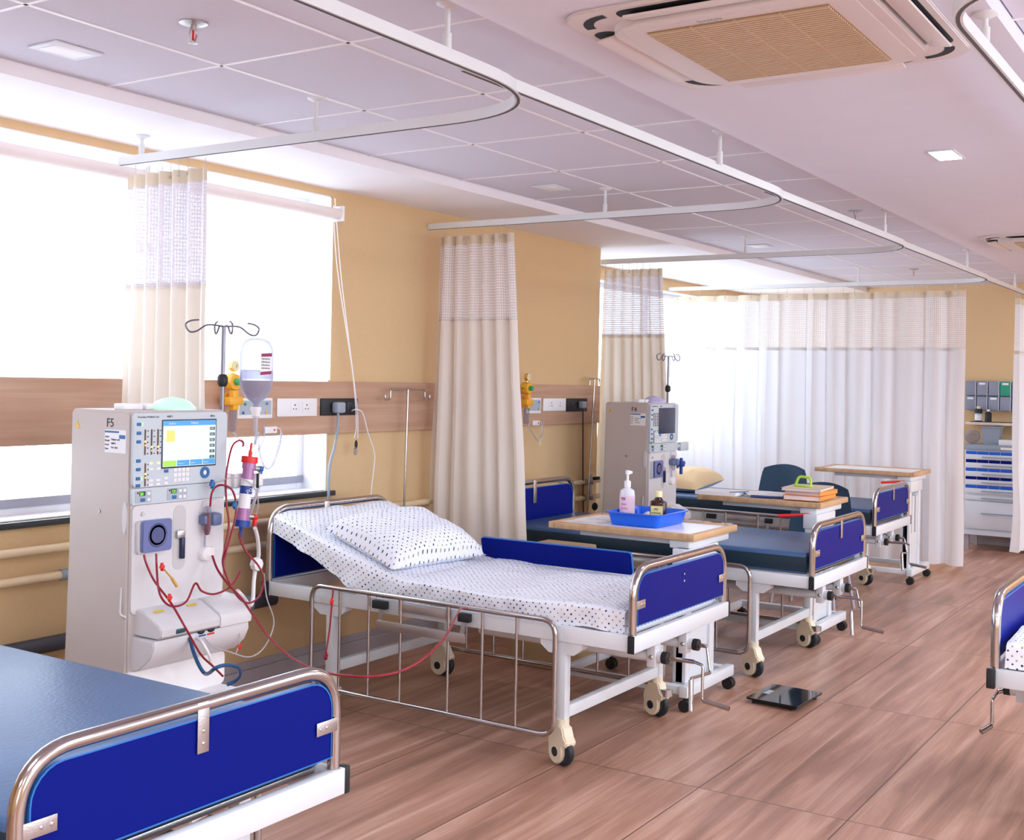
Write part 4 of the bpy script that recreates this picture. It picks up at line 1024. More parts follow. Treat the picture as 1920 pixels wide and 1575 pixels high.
    for k, s_ in enumerate(('Asset', 'Model', 'Serial', 'Date')): text(s_, .010, M_ink, lb, (-.0017, .140, 1.355-.015*k), 'side')
    for k, s_ in enumerate(('Dialysis unit', '4008 S', 'Due date')): text(s_, .010, M_ink, lb, (-.0017, .105, 1.345-.015*k), 'side')
    b = MB(); b.prism([(.290, 1.383), (.318, 1.383), (.304, 1.413)], 'yz', -.0012, 0); b.build('warning_triangle', M_brass, body, False)
    b = MB(); b.lathe([(0, -.002), (.004, -.002), (.004, -.0035), (.008, -.0035), (.008, 0)], (0, .168, 1.075), 'x'); b.build('side_screw', M_steel, body)
    b = MB(); b.tube(fillet([(-.001, .03, .80), (-.006, .03, .70), (-.004, .0, .695)], .03, 6), .004, 8); b.build('side_groove', M_mfront, body)
    b = MB(); b.prism([(.02+.014*math.cos(a), 1.06+.06*math.sin(a)) for a in [2*PI*k/20 for k in range(20)]], 'yz', -.004, .0, .0015); b.build('side_grip', M_mfront, body)
    # top
    b = MB(); b.lathe([(0, H-.002), (.105, H-.002), (.105, H+.008), (.098, H+.012), (.080, H+.030), (.045, H+.044), (0, H+.050)], (.285, .10, 0), seg=36, sx=.9, sy=.8)
    b.build('beacon_dome', mat('beacon_%s' % code, (.55, .95, .70) if lit else (.55, .52, .80), .3, emit=(.45, 1, .6) if lit else None, estr=.35), t)
    for x, w in ((.05, .09), (.155, .06)): b = MB(); b.box(x, x+w, .10, .16, H, H+.024, .004); b.build('cap_block', M_wplastic, t)
    return t
F5 = (2.888, 3.55, 0); F4 = (7.482, 3.70, 0)
machine('F5 dialysis machine, nearest, with lit screen and green dome', F5, 'F5', True)
machine('F4 dialysis machine behind the blue tray, screen dark', F4, 'F4', False)

# ------------------------------------------------------------------ drip poles
def hooks4(b, c, r=.19):
    for a in (0, PI/2, PI, 1.5*PI):
        X = Vector((math.cos(a), math.sin(a), 0)); l = r if a in (0, PI) else .05
        b.tube(spline([c, c+X*l*.45+Vector((0, 0, .002)), c+X*l*.75+Vector((0, 0, -.025)), c+X*l*.95+Vector((0, 0, -.028)), c+X*l*1.05+Vector((0, 0, -.002)), c+X*l*.92+Vector((0, 0, .014)), c+X*l*.70+Vector((0, 0, .020))], 6), .0036, 8)
def pole(label, x, y, z0, z1, r=.0125, clamps=()):
    t = thing('drip_pole', label, 'drip stand', (x, y, z0), 0, 'drip poles fixed to the dialysis machines')
    M_pole = mat('dull_pole_steel', (.22, .21, .26), .3, metal=.8)
    b = MB(); b.cyl((0, 0, 0), (0, 0, z1-z0), r*.7, seg=16); b.cyl((0, 0, 0), (0, 0, (z1-z0)*.62), r, seg=16); b.build('pole', M_pole, t)
    b = MB(); hooks4(b, Vector((0, 0, z1-z0))); b.build('hook_cross', M_pole, t)
    for zc in clamps:
        b = MB(); b.lathe([(0, -.025), (.014, -.025), (.021, -.012), (.021, .012), (.014, .025), (0, .025)], (0, 0, zc-z0)); b.build('clamp', M_black, t)
    return t
pole('chrome drip pole beside the F5 machine carrying the saline bottle', 3.385, 3.60, .42, 1.795, clamps=(1.575, 1.416))
pole('dark drip pole rising behind the F4 machine', 8.00, 3.80, .42, 1.80, clamps=(1.56,))

# saline bottle
PB = Vector((3.575, 3.60, 0))
t = thing('saline_bottle', 'clear upside down saline bottle hanging from the pole by the F5 machine', 'infusion bottle', (PB.x, PB.y, 1.765))
b = MB(); pro = [(0, -.010), (.040, -.012), (.060, -.022), (.080, -.050), (.084, -.085), (.084, -.19), (.076, -.225), (.050, -.262), (.020, -.282), (.013, -.290), (.013, -.305), (0, -.305)]
b.lathe(pro, seg=36, sy=.62); b.build('bottle', M_clear, t)
b = MB(); b.lathe([(0, -.150), (.0815, -.145), (.0815, -.189), (.074, -.223), (.049, -.259), (.018, -.279), (0, -.279)], seg=36, sy=.61); b.build('fluid', M_water, t)
b = MB(); b.prism([(-.030, -.075), (.032, -.072), (.030, -.160), (-.034, -.165)], 'xz', -.056, -.0555); lb = b.build('bottle_label', M_label, t, False)
b = MB(); b.prism([(-.030, -.075), (.032, -.072), (.031, -.086), (-.031, -.089)], 'xz', -.0565, -.056); b.prism([(-.033, -.152), (.0305, -.147), (.030, -.160), (-.034, -.165)], 'xz', -.0565, -.056); b.build('label_band', mat('maroon_print', (.30, .02, .10), .5), lb, False)
for k in range(4): text('0.9% NaCl inj.', .0085, M_ink, lb, (-.029, -.0566, -.100-.013*k))
b = MB(); b.lathe([(0, -.30), (.022, -.300), (.024, -.312), (.018, -.325), (.018, -.338), (.010, -.345), (0, -.345)]); b.build('spout', M_wplastic, t)
b = MB(); b.tube([(0, 0, -.012), (.004, 0, .012), (0, 0, .022)], .003, 6); b.build('hanger_loop', M_clear, t)
t2 = thing('infusion_line', 'clear drip line looping below the hanging saline bottle', 'tube')
b = MB(); b.cyl((PB.x, PB.y, 1.42), (PB.x, PB.y, 1.36), .010, seg=14); b.cyl((PB.x, PB.y, 1.30), (PB.x, PB.y, 1.36), .007, seg=12); b.build('drip_chamber', M_tube, t2)
b = MB(); b.tube(spline([Vector((PB.x, PB.y, 1.31)), P(485, 812, y=3.62), P(487, 850, y=3.63), P(499, 878, y=3.65), P(513, 868, y=3.68), P(523, 835, y=3.75), P(528, 812, y=3.80)], 10), .0055, 8); b.build('loop', M_tube, t2)

# dialyzer with holder
DY = 3.50
D0, D1 = P(468, 862, y=DY), P(453, 985, y=DY)
ax = (D1-D0).normalized(); xs = Vector((1, 0, 0)); xs = (xs-ax*xs.dot(ax)).normalized(); ys = ax.cross(xs)
t = thing('dialyzer', 'purple dialyzer cylinder with red top cap clamped right of the F5 machine', 'dialyzer')
def dpt(s): return D0+(D1-D0)*s
b = MB(); b.cyl(dpt(.10), dpt(.88), .024, seg=28); b.cyl(dpt(.03), dpt(.14), .0285, seg=28); b.cyl(dpt(.84), dpt(.95), .0275, seg=28); b.build('filter_body', mat('purple_fibre', (.42, .16, .40), .25, coat=.4), t)
b = MB(); b.cyl(dpt(-.05), dpt(.05), .034, seg=28); b.cyl(dpt(-.13), dpt(-.05), .008, seg=14); b.cyl(dpt(-.26), dpt(-.13), .0055, seg=12); b.build('red_cap', M_red, t)
b = MB(); b.cyl(dpt(.92), dpt(1.02), .034, seg=28); b.cyl(dpt(1.02), dpt(1.18), .009, .005, seg=14); b.build('blue_cap', M_dark_blue, t)
b = MB(); b.cyl(dpt(.30), dpt(.74), .0246, seg=28); wl = b.build('wrap_label', M_label, t)
b = MB(); b.cyl(dpt(.40), dpt(.52), .0250, seg=28); b.build('label_band', M_dark_blue, wl)
o = text('DORA', .020, M_wplastic, wl, (0, 0, 0)); o.location = dpt(.50)+Vector((-.018, -.0262, -.002)); o.rotation_euler = (0, math.radians(-18), 0)
for s, m1, m2 in ((.12, M_btn, M_steel), (.86, M_red, M_steel)):
    b = MB(); b.cyl(dpt(s)+xs*.02, dpt(s)+xs*.055, .011, seg=16); c_ = b.build('side_port', m2, t)
    b = MB(); b.cyl(dpt(s)+xs*.055, dpt(s)+xs*.075, .013, seg=16); b.cyl(dpt(s)+xs*.068+Vector((0, 0, .006)), dpt(s)+xs*.068+Vector((0, 0, -.035)), .009, seg=14); b.build('elbow', m1, c_)
b = MB(); q = P(425, 898, y=3.56); b.box(q.x, q.x+.19, 3.468, 3.545, 1.150, 1.205, .006) if False else None
b.bm.free()
h = thing('filter_clamp', 'grey white clamp arm gripping the purple dialyzer', 'clamp')
c0 = dpt(.32)
b = MB(); b.box(3.36, c0.x-.026, 3.55, 3.585, c0.z-.028, c0.z+.028, .006); b.box(c0.x-.04, c0.x+.04, 3.528, 3.545, c0.z-.028, c0.z+.028, .005); b.box(c0.x+.026, c0.x+.062, 3.47, 3.545, c0.z-.022, c0.z+.026, .004); b.build('arm', M_wplastic, h)
b = MB(); b.box(c0.x+.026, c0.x+.034, 3.466, 3.475, c0.z-.03, c0.z+.03, .001); b.build('grip_pad', M_black, h)

def line(name, label, pts, r, m, cat='tube', group=None, n=8):
    b = MB(); b.tube(spline([P(*p[:2], y=p[2]) if len(p) == 3 and p[0] > 20 else Vector(p) for p in pts], n), r, 10); o = b.build(name, m); return tag(o, label, cat, group)
GB = 'blood lines around the F5 machine'
line('blood_line', 'dark red line arching over the dialyzer cap and down beside the F5 machine', [(455, 838, 3.50), (456, 829, 3.50), (448, 826, 3.50), (436, 836, 3.50), (428, 866, 3.49), (423, 905, 3.48), (425, 945, 3.46), (429, 985, 3.45), (421, 1030, 3.45), (418, 1060, 3.44), (432, 1098, 3.42)], .0042, M_blood, group=GB)
line('blood_line', 'dark red line looping from the drip chamber over to the small blue clamp', [(394, 950, 3.505), (397, 925, 3.50), (406, 912, 3.495), (420, 910, 3.47), (436, 920, 3.46), (443, 950, 3.455), (438, 985, 3.45), (424, 1035, 3.44), (420, 1062, 3.43), (434, 1100, 3.41), (452, 1125, 3.40), (470, 1130, 3.40), (488, 1115, 3.42), (494, 1085, 3.45), (484, 1060, 3.47), (462, 1035, 3.49), (450, 1010, 3.50), (449, 997, 3.50)], .0042, M_blood, group=GB)
line('blood_line', 'dark red line hanging from the line clamp and crossing to the dotted bed', [(398, 1042, 3.50), (408, 1068, 3.46), (428, 1096, 3.40), (455, 1125, 3.30), (500, 1190, 3.12), (545, 1232, 2.95), (590, 1255, 2.80), (640, 1266, 2.66), (700, 1268, 2.55), (760, 1255, 2.50), (810, 1222, 2.52), (840, 1185, 2.60), (855, 1155, 2.70), (864, 1141, 2.80), (876, 1141, 2.86)], .0045, M_blood, group=GB)
line('blood_line', 'dark red line falling from the blue pump cover to the ledge and floor', [(270, 1040, 3.50), (274, 1056, 3.49), (290, 1090, 3.47), (320, 1130, 3.40), (345, 1172, 3.33), (375, 1225, 3.33), (400, 1250, 3.33), (418, 1268, 3.33)], .0042, M_blood, group=GB)
line('blood_line', 'dark red pair of line falling from the pump, swinging right in two shallow loops', [(293, 1038, 3.50), (294, 1070, 3.48), (298, 1108, 3.40), (310, 1130, 3.39), (328, 1137, 3.39), (350, 1127, 3.40), (366, 1094, 3.46), (378, 1108, 3.42), (400, 1114, 3.41), (425, 1105, 3.42), (440, 1090, 3.43), (450, 1072, 3.45)], .0042, M_blood, group=GB)
line('blood_line', 'short dark red line with two clamps hanging beside the bed leg', [(625, 1104, 3.50), (622, 1135, 3.50), (618, 1180, 3.50), (611, 1225, 3.50)], .0038, M_blood, group=GB)
line('dialysate_hose', 'blue hose curling from the ledge of the F5 machine', [(356, 1196, 3.42), (362, 1220, 3.38), (372, 1245, 3.32), (383, 1262, 3.30), (392, 1262, 3.25), (405, 1252, 3.2), (425, 1247, 3.2), (446, 1252, 3.22), (450, 1265, 3.25), (441, 1277, 3.28), (425, 1284, 3.30)], .0072, mat('blue_hose', (.01, .08, .22), .3))
line('dialysate_hose', 'white hose hanging from the ledge of the F5 machine', [(370, 1196, 3.42), (380, 1206, 3.38), (392, 1228, 3.36), (396, 1245, 3.36)], .0062, M_wplastic)
line('dialysate_hose', 'pale translucent hose curving down from the dialyzer top port', [(487, 880, 3.50), (486, 905, 3.50), (480, 930, 3.51), (468, 965, 3.53), (462, 985, 3.55)], .0065, M_tube)
line('dialysate_hose', 'white hose beside the dotted bed hoop with a round flow sensor', [(478, 990, 3.52), (483, 1010, 3.55), (485, 1040, 3.60), (480, 1060, 3.62), (476, 1090, 3.62), (474, 1125, 3.60), (468, 1135, 3.58), (455, 1118, 3.5), (445, 1108, 3.48)], .0085, M_wplastic)
q = P(481, 1058, y=3.58); b = MB(); b.lathe([(0, -.018), (.026, -.014), (.030, 0), (.026, .014), (0, .018)], q, 'y', 8); o = b.build('flow_sensor', M_wplastic); tag(o, 'round white flow sensor on the hose left of the dotted bed', 'sensor')
line('thin_line', 'thin clear line looping below the F5 machine to a red clip', [(495, 1075, 3.46), (500, 1120, 3.45), (513, 1160, 3.44), (508, 1190, 3.43), (490, 1220, 3.42), (465, 1232, 3.42), (430, 1222, 3.42), (400, 1212, 3.41), (383, 1196, 3.41)], .0026, M_tube)
line('thin_line', 'thin clear line arching from the blue knob across the clamp', [(398, 912, 3.50), (412, 902, 3.49), (440, 895, 3.47), (465, 903, 3.46), (480, 920, 3.47), (484, 945, 3.48), (478, 975, 3.5)], .0028, M_tube)
line('thin_line', 'thin clear line hanging to a red clip under the F5 ledge', [(449, 1150, 3.43), (449, 1180, 3.43), (449, 1205, 3.43), (441, 1228, 3.43)], .0022, M_tube)
GC = 'small line clips around the F5 machine'
def clip(label, u, v, y, m_, s=.011):
    c = P(u, v, y=y); b = MB(); b.box(c.x-s*.8, c.x+s*.8, c.y-s*.5, c.y+s*.5, c.z-s*.8, c.z+s*.8, .003, rot=Matrix.Rotation(.5, 3, 'Y')); b.box(c.x-s*.3, c.x+s*.3, c.y-s*.6, c.y+s*.6, c.z-s*1.4, c.z+s*1.4, .002)
    o = b.build('line_clip', m_); tag(o, label, 'clip', GC)
clip('red clip on the line below the blue pump cover', 304, 1063, 3.47, M_red); clip('red clip lying above the ledge of the F5 machine', 318, 1121, 3.39, M_red)
clip('red clip under the right end of the F5 ledge', 449, 1212, 3.43, M_red, .009); clip('red clip on the short line beside the bed leg, upper one', 622, 1128, 3.50, M_red); clip('dark red clip at the lower end of the short line beside the bed leg', 611, 1230, 3.50, M_blood, .012)
clip('round blue clip at the top right corner of the F5 front', 398, 908, 3.50, M_btn, .013); clip('small blue clip on the red line left of the dialyzer label', 440, 947, 3.445, M_btn, .012)
b = MB(); a_, c_ = P(322, 1084, y=3.47), P(332, 1100, y=3.46); b.cyl(a_, c_, .006, seg=12); b.cyl(P(308, 1068, y=3.47), a_, .0035, seg=8); o = b.build('needle_cap', mat('ochre_cap', (.60, .34, .06), .4)); tag(o, 'ochre needle cap dangling in front of the F5 door', 'cap')

# ------------------------------------------------------------------ wall service fittings
YF = WY-.030
def wbox(u0, v0, u1, v1, th, y=YF): 
    a, c = P(u0, v0, y=y), P(u1, v1, y=y); return a.x, c.x, y-th, y, min(a.z, c.z), max(a.z, c.z)
def socket(label, u0, v0, u1, v1, dark, holes, group):
    t = thing('socket_plate', label, 'socket', (0, 0, 0), group=group)
    x0, x1, y0, y1, z0, z1 = wbox(u0, v0, u1, v1, .010)
    b = MB(); b.box(x0, x1, y0, y1, z0, z1, .004); b.build('plate', M_black if dark else M_wplastic, t)
    zc = (z0+z1)/2
    for k in holes:
        x = x0+(x1-x0)*k; b = MB()
        b.box(x-.030, x+.030, y0-.002, y0, zc-.028, zc+.028, .002); m_ = b.build('insert', M_wplastic if not dark else mat('dark_insert', (.02, .022, .03), .3), t)
        b = MB()
        for dx, dz, r in ((0, .013, .0042), (-.010, -.008, .0034), (.010, -.008, .0034)): b.cyl((x+dx, y0-.0035, zc+dz), (x+dx, y0-.001, zc+dz), r, seg=10)
        b.build('pin_holes', M_ink, m_)
    return t
socket('white double socket plate above the dotted bed', 518, 747, 592, 780, False, (.42, .72), 'socket plates on the wooden panel')
socket('black socket plate with grey plug above the dotted bed', 600, 747, 668, 778, True, (.5, .80), 'socket plates on the wooden panel')
socket('white double socket plate on the far stretch of wooden panel', 1017, 747, 1059, 770, False, (.33, .72), 'socket plates on the wooden panel')
socket('black socket plate on the far stretch of wooden panel', 1061, 747, 1099, 771, True, (.3, .75), 'socket plates on the wooden panel')
def callpanel(label, u0, v0, u1, v1):
    t = thing('call_panel', label, 'nurse call panel', group='nurse call panels')
    x0, x1, y0, y1, z0, z1 = wbox(u0, v0, u1, v1, .012)
    b = MB(); b.box(x0, x1, y0, y1, z0, z1, .005); b.build('plate', M_wplastic, t)
    b = MB(); b.box(x0+.012, x1-.012, y0-.001, y0, z0+.02, z1-.014); p = b.build('face', M_mgrey2, t)
    for fx, fz, m_ in ((.82, .72, M_purple), (.80, .28, M_yellow), (.15, .28, M_btn), (.2, .7, M_green)):
        b = MB(); b.cyl((x0+(x1-x0)*fx, y0-.004, z0+(z1-z0)*fz), (x0+(x1-x0)*fx, y0, z0+(z1-z0)*fz), .008, seg=14); b.build('button', m_, p)
callpanel('grey faced nurse call panel behind the saline bottle', 443, 746, 508, 784)
callpanel('grey faced nurse call panel beside the far yellow regulator', 985, 746, 1012, 775)
def regulator(label, u, v, y=YF):
    """v is the regulator body centre"""
    c = P(u, v, y=y-.06); t = thing('gas_regulator', label, 'regulator', (c.x, y, c.z), 0, 'yellow gas regulators on the panel')
    b = MB(); b.cyl((0, 0, -.085), (0, -.03, -.085), .03, seg=18); b.box(-.045, .045, -.09, -.02, -.115, -.075, .006); b.box(-.018, .018, -.085, -.05, -.14, -.04, .005); b.build('valve_block', M_yellow, t)
    b = MB(); b.lathe([(0, -.085), (.038, -.082), (.043, -.06), (.043, -.035), (.030, -.025), (0, -.025)], (0, 0, 0), 'y'); b.build('regulator_body', M_yellow, t)
    b = MB(); b.lathe([(0, -.108), (.015, -.108), (.018, -.085), (0, -.085)], (0, 0, 0), 'y', 12); b.cyl((-.055, -.06, 0), (-.043, -.06, 0), .006, seg=10); b.build('green_knob', M_green, t)
    b = MB(); b.lathe([(0, -.072), (.026, -.072), (.027, -.068), (.027, -.048), (0, -.048)], (.004, 0, .078), 'y'); b.cyl((0, -.06, .03), (0, -.06, .058), .006, seg=10); g = b.build('gauge', M_brass, t)
    b = MB(); b.lathe([(0, -.0735), (.022, -.0735), (.022, -.072)], (.004, 0, .078), 'y'); d = b.build('gauge_dial', mat('dial_cream', (.80, .75, .50), .4), g)
    b = MB(); b.bar((.004, -.0742, .070), (.012, -.0742, .088), .0025, .001); b.build('needle', M_ink, g)
    b = MB(); b.lathe([(0, -.245), (.016, -.245), (.020, -.235), (.020, -.15), (.012, -.14), (0, -.14)], (.0, -.06, 0)); b.build('humidifier_cup', M_clear, t)
    b = MB(); b.tube(spline([(.0, -.07, -.25), (.06, -.08, -.31), (.13, -.08, -.36), (.20, -.075, -.30), (.22, -.06, -.22)], 8), .005, 8) ; b.build('outlet_tube', M_tube, t)
    return t
regulator('yellow brass gas regulator behind the pole of the F5 machine', 437, 716)
regulator('yellow gas regulator right of the bunched curtain before the far wooden panel', 988, 728)
def hookbox(label, u, v):
    c = P(u, v, y=YF); t = thing('handset_holder', label, 'holder', (c.x, WY-.03, c.z), 0, 'small white holders below the panel')
    b = MB(); b.box(-.045, .045, -.014, 0, -.018, .018, .004); b.build('plate', M_wplastic, t)
    b = MB(); b.cyl((.022, -.017, 0), (.022, -.012, 0), .005, seg=10); b.build('red_dot', M_red, t)
    b = MB(); b.tube(fillet([(.04, -.008, .012), (.07, -.012, .005), (.075, -.015, -.06), (.055, -.015, -.12), (.05, -.015, -.16)], .03, 6), .0025, 8); b.build('cord', M_wplastic, t)
hookbox('small white holder with a red dot under the near call panel', 505, 806); hookbox('small white holder under the far call panel', 1003, 793)
b = MB(); a0 = P(634, 764, y=YF-.03); b.box(a0.x-.034, a0.x+.034, YF-.060, YF-.012, a0.z-.030, a0.z+.030, .010); t = thing('power_plug', 'grey plug in the near black socket with its cable hanging down', 'plug'); b.build('plug_body', M_grey, t)
b = MB(); b.tube(spline([P(634, 775, y=YF-.04), P(633, 800, y=YF-.04), P(628, 835, y=YF-.03), P(618, 875, y=YF-.03), P(616, 925, y=YF-.04), P(617, 990, y=YF-.04), P(612, 1080, y=YF-.04)], 8), .0075, 10); b.build('cable', M_grey, t)
t = thing('power_plug', 'dark grey plug in the far black socket with a long cable', 'plug'); a0 = P(1092, 759, y=YF-.03); b = MB(); b.box(a0.x-.03, a0.x+.03, YF-.055, YF-.012, a0.z-.026, a0.z+.026, .008); b.build('plug_body', M_grey, t)
b = MB(); b.tube(spline([P(1093, 768, y=YF-.04), P(1093, 830, y=YF-.03), P(1093, 900, y=YF-.03), P(1094, 960, y=YF-.03), P(1098, 1000, y=YF-.05)], 8), .0065, 8); b.build('cable', M_darkpipe, t)
line('white_cable', 'thin white cable dropping from the near black socket behind the bed hoop', [(660, 770, YF-.02), (668, 768, YF-.05), (680, 775, YF-.04), (690, 812, YF-.03), (702, 850, YF-.03), (700, 885, YF-.03), (696, 925, YF-.03), (700, 950, YF-.04), (704, 990, YF-.05)], .0035, M_wplastic, 'cable')

# hooked drip rods standing behind the beds
def rod(label, u, vtop, w, y, zb, curl):
    c = P(u, vtop, y=y); bx = P(u-9 if w > .2 else u-14, vtop+240, y=y).x; t = thing('drip_rod', label, 'drip stand', (c.x, y, c.z), 0, 'hooked drip rods at the bed heads')
    b = MB(); b.cyl((0, 0, 0), ((bx-c.x)*1.2, 0, zb-c.z), .0065, seg=12); b.build('rod', M_chrome, t)
    h = w/2; b = MB(); b.tube(fillet([(-h, 0, -.035), (-h, 0, -.06), (-h+.05, 0, -.06), (-h+.05, 0, 0), (h-.05, 0, 0), (h-.05, 0, -.06), (h, 0, -.06), (h, 0, -.035)] if w > .2 else [(-h, 0, -.05), (-h, 0, 0), (h, 0, 0), (h, 0, -.05)], .018, 5), .0055, 10); b.build('hook_bar', M_chrome, t)
    return t
rod('slim chrome drip rod with two hooks behind the dotted bed', 765, 730, .43, WY-.09, .35, True)
rod('slim drip rod with a small hooked top left of the F4 machine', 1115, 710, .15, WY-.09, .35, False)

# pipes along the wall
def pipe(name, label, x0, x1, z, y, r, m, cl=()):
    t = thing(name, label, 'pipe', (0, 0, 0), group='pipes along the window wall')
    b = MB(); b.cyl((x0, y, z), (x1, y, z), r, seg=18); b.build('tube', m, t)
    for x in cl: b = MB(); b.cyl((x-.02, y, z), (x+.02, y, z), r*1.3, seg=18); b.box(x-.012, x+.012, y, WY, z-.012, z+.012); b.build('bracket', M_grey, t)
pipe('water_pipe', 'cream water pipe on the wall, upper one of the pair', -1, 8.0, .842, WY-.05, .019, M_pipe, (5.2, 7.4))
pipe('water_pipe', 'cream water pipe on the wall, lower one of the pair, with grey joint', -1, 8.0, .722, WY-.05, .019, M_pipe, (3.22, 7.4))
pipe('drain_pipe', 'thick dark grey drain pipe low on the wall behind the F5 machine', -1, 4.48, .438, WY-.065, .034, M_darkpipe, (4.28,))
t = thing('pipe_valve', 'metal valve fittings on the pipes left of the F4 machine', 'valve', (7.80, WY-.05, 0))
b = MB()
for z in (.842, .722): b.cyl((-.04, -.01, z), (.04, -.01, z), .026, seg=14); b.cyl((.0, -.01, z), (0, -.07, z), .015, seg=12)
b.cyl((.02, -.03, .72), (.02, -.03, .90), .012, seg=10); b.build('fittings', M_steel, t)
b = MB(); b.box(-.03, .05, -.095, -.07, .86, .885, .006); b.sph((.0, -.08, .66), .03, 1, .7, 1); b.build('valve_handle', M_black, t)
# power block and cable on the floor by the leg
line('floor_cable', 'white cable with flat plug block on the floor below the F5 machine', [(2.9, 3.2, .01), (3.35, 3.3, .012), (3.75, 3.52, .015), (3.93, 3.68, .03), (3.98, 3.70, .09), (4.02, 3.70, .035)], .007, M_wplastic, 'cable')
b = MB(); b.box(3.95, 4.12, 3.66, 3.73, 0, .035, .006); o = b.build('extension_block', M_wplastic); tag(o, 'white extension block on the floor at the skirting behind the near bed', 'extension block')
# beige locker
t = thing('bedside_locker', 'beige locker between the bunched curtain and the tray table', 'locker', (5.60, 3.28, 0))
b = MB(); b.box(0, .40, 0, .33, 0, .66, .01); b.build('body', mat('beige_locker', (.52, .38, .22), .5), t)
b = MB(); b.box(.01, .39, -.012, 0, .08, .62, .004); d = b.build('door', mat('tan_locker', (.45, .32, .19), .5), t)
b = MB(); b.box(.33, .35, -.03, -.012, .35, .45, .004); b.build('handle', M_steel, d)

# dialyzer arm of F4
h = thing('filter_clamp', 'empty grey clamp arm sticking out right of the F4 machine', 'clamp'); b = MB(); b.box(7.96, 8.14, 3.74, 3.775, 1.12, 1.145, .004); b.box(8.10, 8.24, 3.73, 3.76, 1.095, 1.16, .006); b.build('arm', M_mgrey, h)
h = thing('blue_stopcock', 'blue stopcock at the right edge of the F4 machine', 'stopcock'); b = MB(); b.box(7.965, 8.03, 3.66, 3.71, .985, 1.03, .008); b.cyl((8.0, 3.68, .93), (8.0, 3.68, 1.05), .012, seg=12); b.cyl((7.95, 3.68, 1.01), (8.06, 3.68, 1.01), .008, seg=10); b.build('stopcock_body', M_dark_blue, h)

# ------------------------------------------------------------------ ceiling fittings
def ac(label, cx, cy, rz=0):
    t = thing('ceiling_air_conditioner', label, 'air conditioner', (cx, cy, ZS), rz, 'ceiling air conditioner cassettes')
    S = .475
    b = MB(); b.prism(rrect(-S, S, -S, S, .10, 8), 'xy', -.012, 0, .004); sh = b.build('surround', M_acb, t)
    b = MB()
    for a in range(4):
        R_ = Matrix.Rotation(a*PI/2, 4, 'Z')
        pts = rrect(-.30, .30, .375, .452, .035, 5)
        A = [b.bm.verts.new(R_ @ Vector((p[0], p[1], -.0128))) for p in pts]; B = [b.bm.verts.new(R_ @ Vector((p[0], p[1], -.0118))) for p in pts]; n = len(pts)
        b.bm.faces.new(A); b.bm.faces.new(B[::-1])
        for k in range(n): b.bm.faces.new((A[k], B[k], B[(k+1) % n], A[(k+1) % n]))
        c2 = [Vector((.395*sx_, .395*sy_, 0)) for sx_, sy_ in ((1, 1),)][0]
        for k in range(7):
            a0 = k/7*PI/2; a1 = (k+1)/7*PI/2; c_ = Vector((.335, .335, -.0125))
            q = [R_ @ (c_+Vector((math.cos(x)*r, math.sin(x)*r, 0))) for x, r in ((a0, .075), (a1, .075), (a1, .105), (a0, .105))]
            b.bm.faces.new([b.bm.verts.new(v) for v in q])
    b.build('air_slots', M_acd, sh, False)
    for a in range(4):
        b = MB(); b.box(-.27, .27, .385, .448, -.028, -.020, .003, rot=Matrix.Rotation(math.radians(-9), 3, 'X')); f = b.build('flap', M_acb, t); f.rotation_euler = (0, 0, a*PI/2)
    b = MB(); b.prism(rrect(-.375, .375, -.375, .375, .11, 8), 'xy', -.034, -.006, .005); ip = b.build('inner_panel', M_acb, t)
    b = MB(); b.prism(rrect(-.335, .335, -.335, .335, .035, 5), 'xy', -.036, -.030, .0015); b.build('panel_rim', M_acb, ip)
    b = MB(); n = 34
    for k in range(n):
        x = -.30+.60*(k+.5)/n; b.box(x-.0048, x+.0048, -.262, .262, -.044, -.037)
    for y in (-.13, 0, .13): b.box(-.30, .30, y-.004, y+.004, -.043, -.036)
    b.build('intake_grille', M_acg, t)
    b = MB(); b.box(-.302, .302, -.264, .264, -.0385, -.036); b.build('filter', mat('filter_brown_%s' % label[:4], (.34, .22, .14), .8), t, False)
    text('DAIKIN', .022, M_grey, ip, (-.315, .10, -.0365), 'down')
    return t
ac('large ceiling air conditioner at the top edge, nearest the camera', 3.335, 1.265)
ac('distant ceiling air conditioner at the right photo edge', 8.85, 1.24)
t = thing('ceiling_lamp', 'lit rectangular ceiling lamp between the two air conditioners', 'ceiling lamp', (5.415, 1.245, ZS))
b = MB(); b.box(-.115, .115, -.060, .060, -.006, 0, .002); b.build('rim', M_white, t); b = MB(); b.box(-.102, .102, -.048, .048, -.0075, -.0055); b.build('diffuser', M_led, t)
l = area('ceiling_lamp_and_fill_light', (5.415, 1.245, ZS-.012), (0, 0, 0), .2, .09, 14, (.92, .97, 1))
def offlamp(label, cx, cy):
    t = thing('ceiling_lamp', label, 'ceiling lamp', (cx, cy, ZT-.0005), 0, 'unlit square ceiling lamps')
    b = MB(); b.box(-.095, .095, -.075, .075, -.007, 0, .002); b.build('rim', M_white, t); b = MB(); b.box(-.07, .07, -.05, .05, -.0085, -.0065, .0008); b.build('diffuser', M_tbar, t)
offlamp('unlit rectangular ceiling lamp in the top left tiles', 2.515, 3.46); offlamp('unlit ceiling lamp in the tiles above the second track', 5.67, 3.44); offlamp('small unlit ceiling lamp in the farthest tiles', 8.75, 3.40)
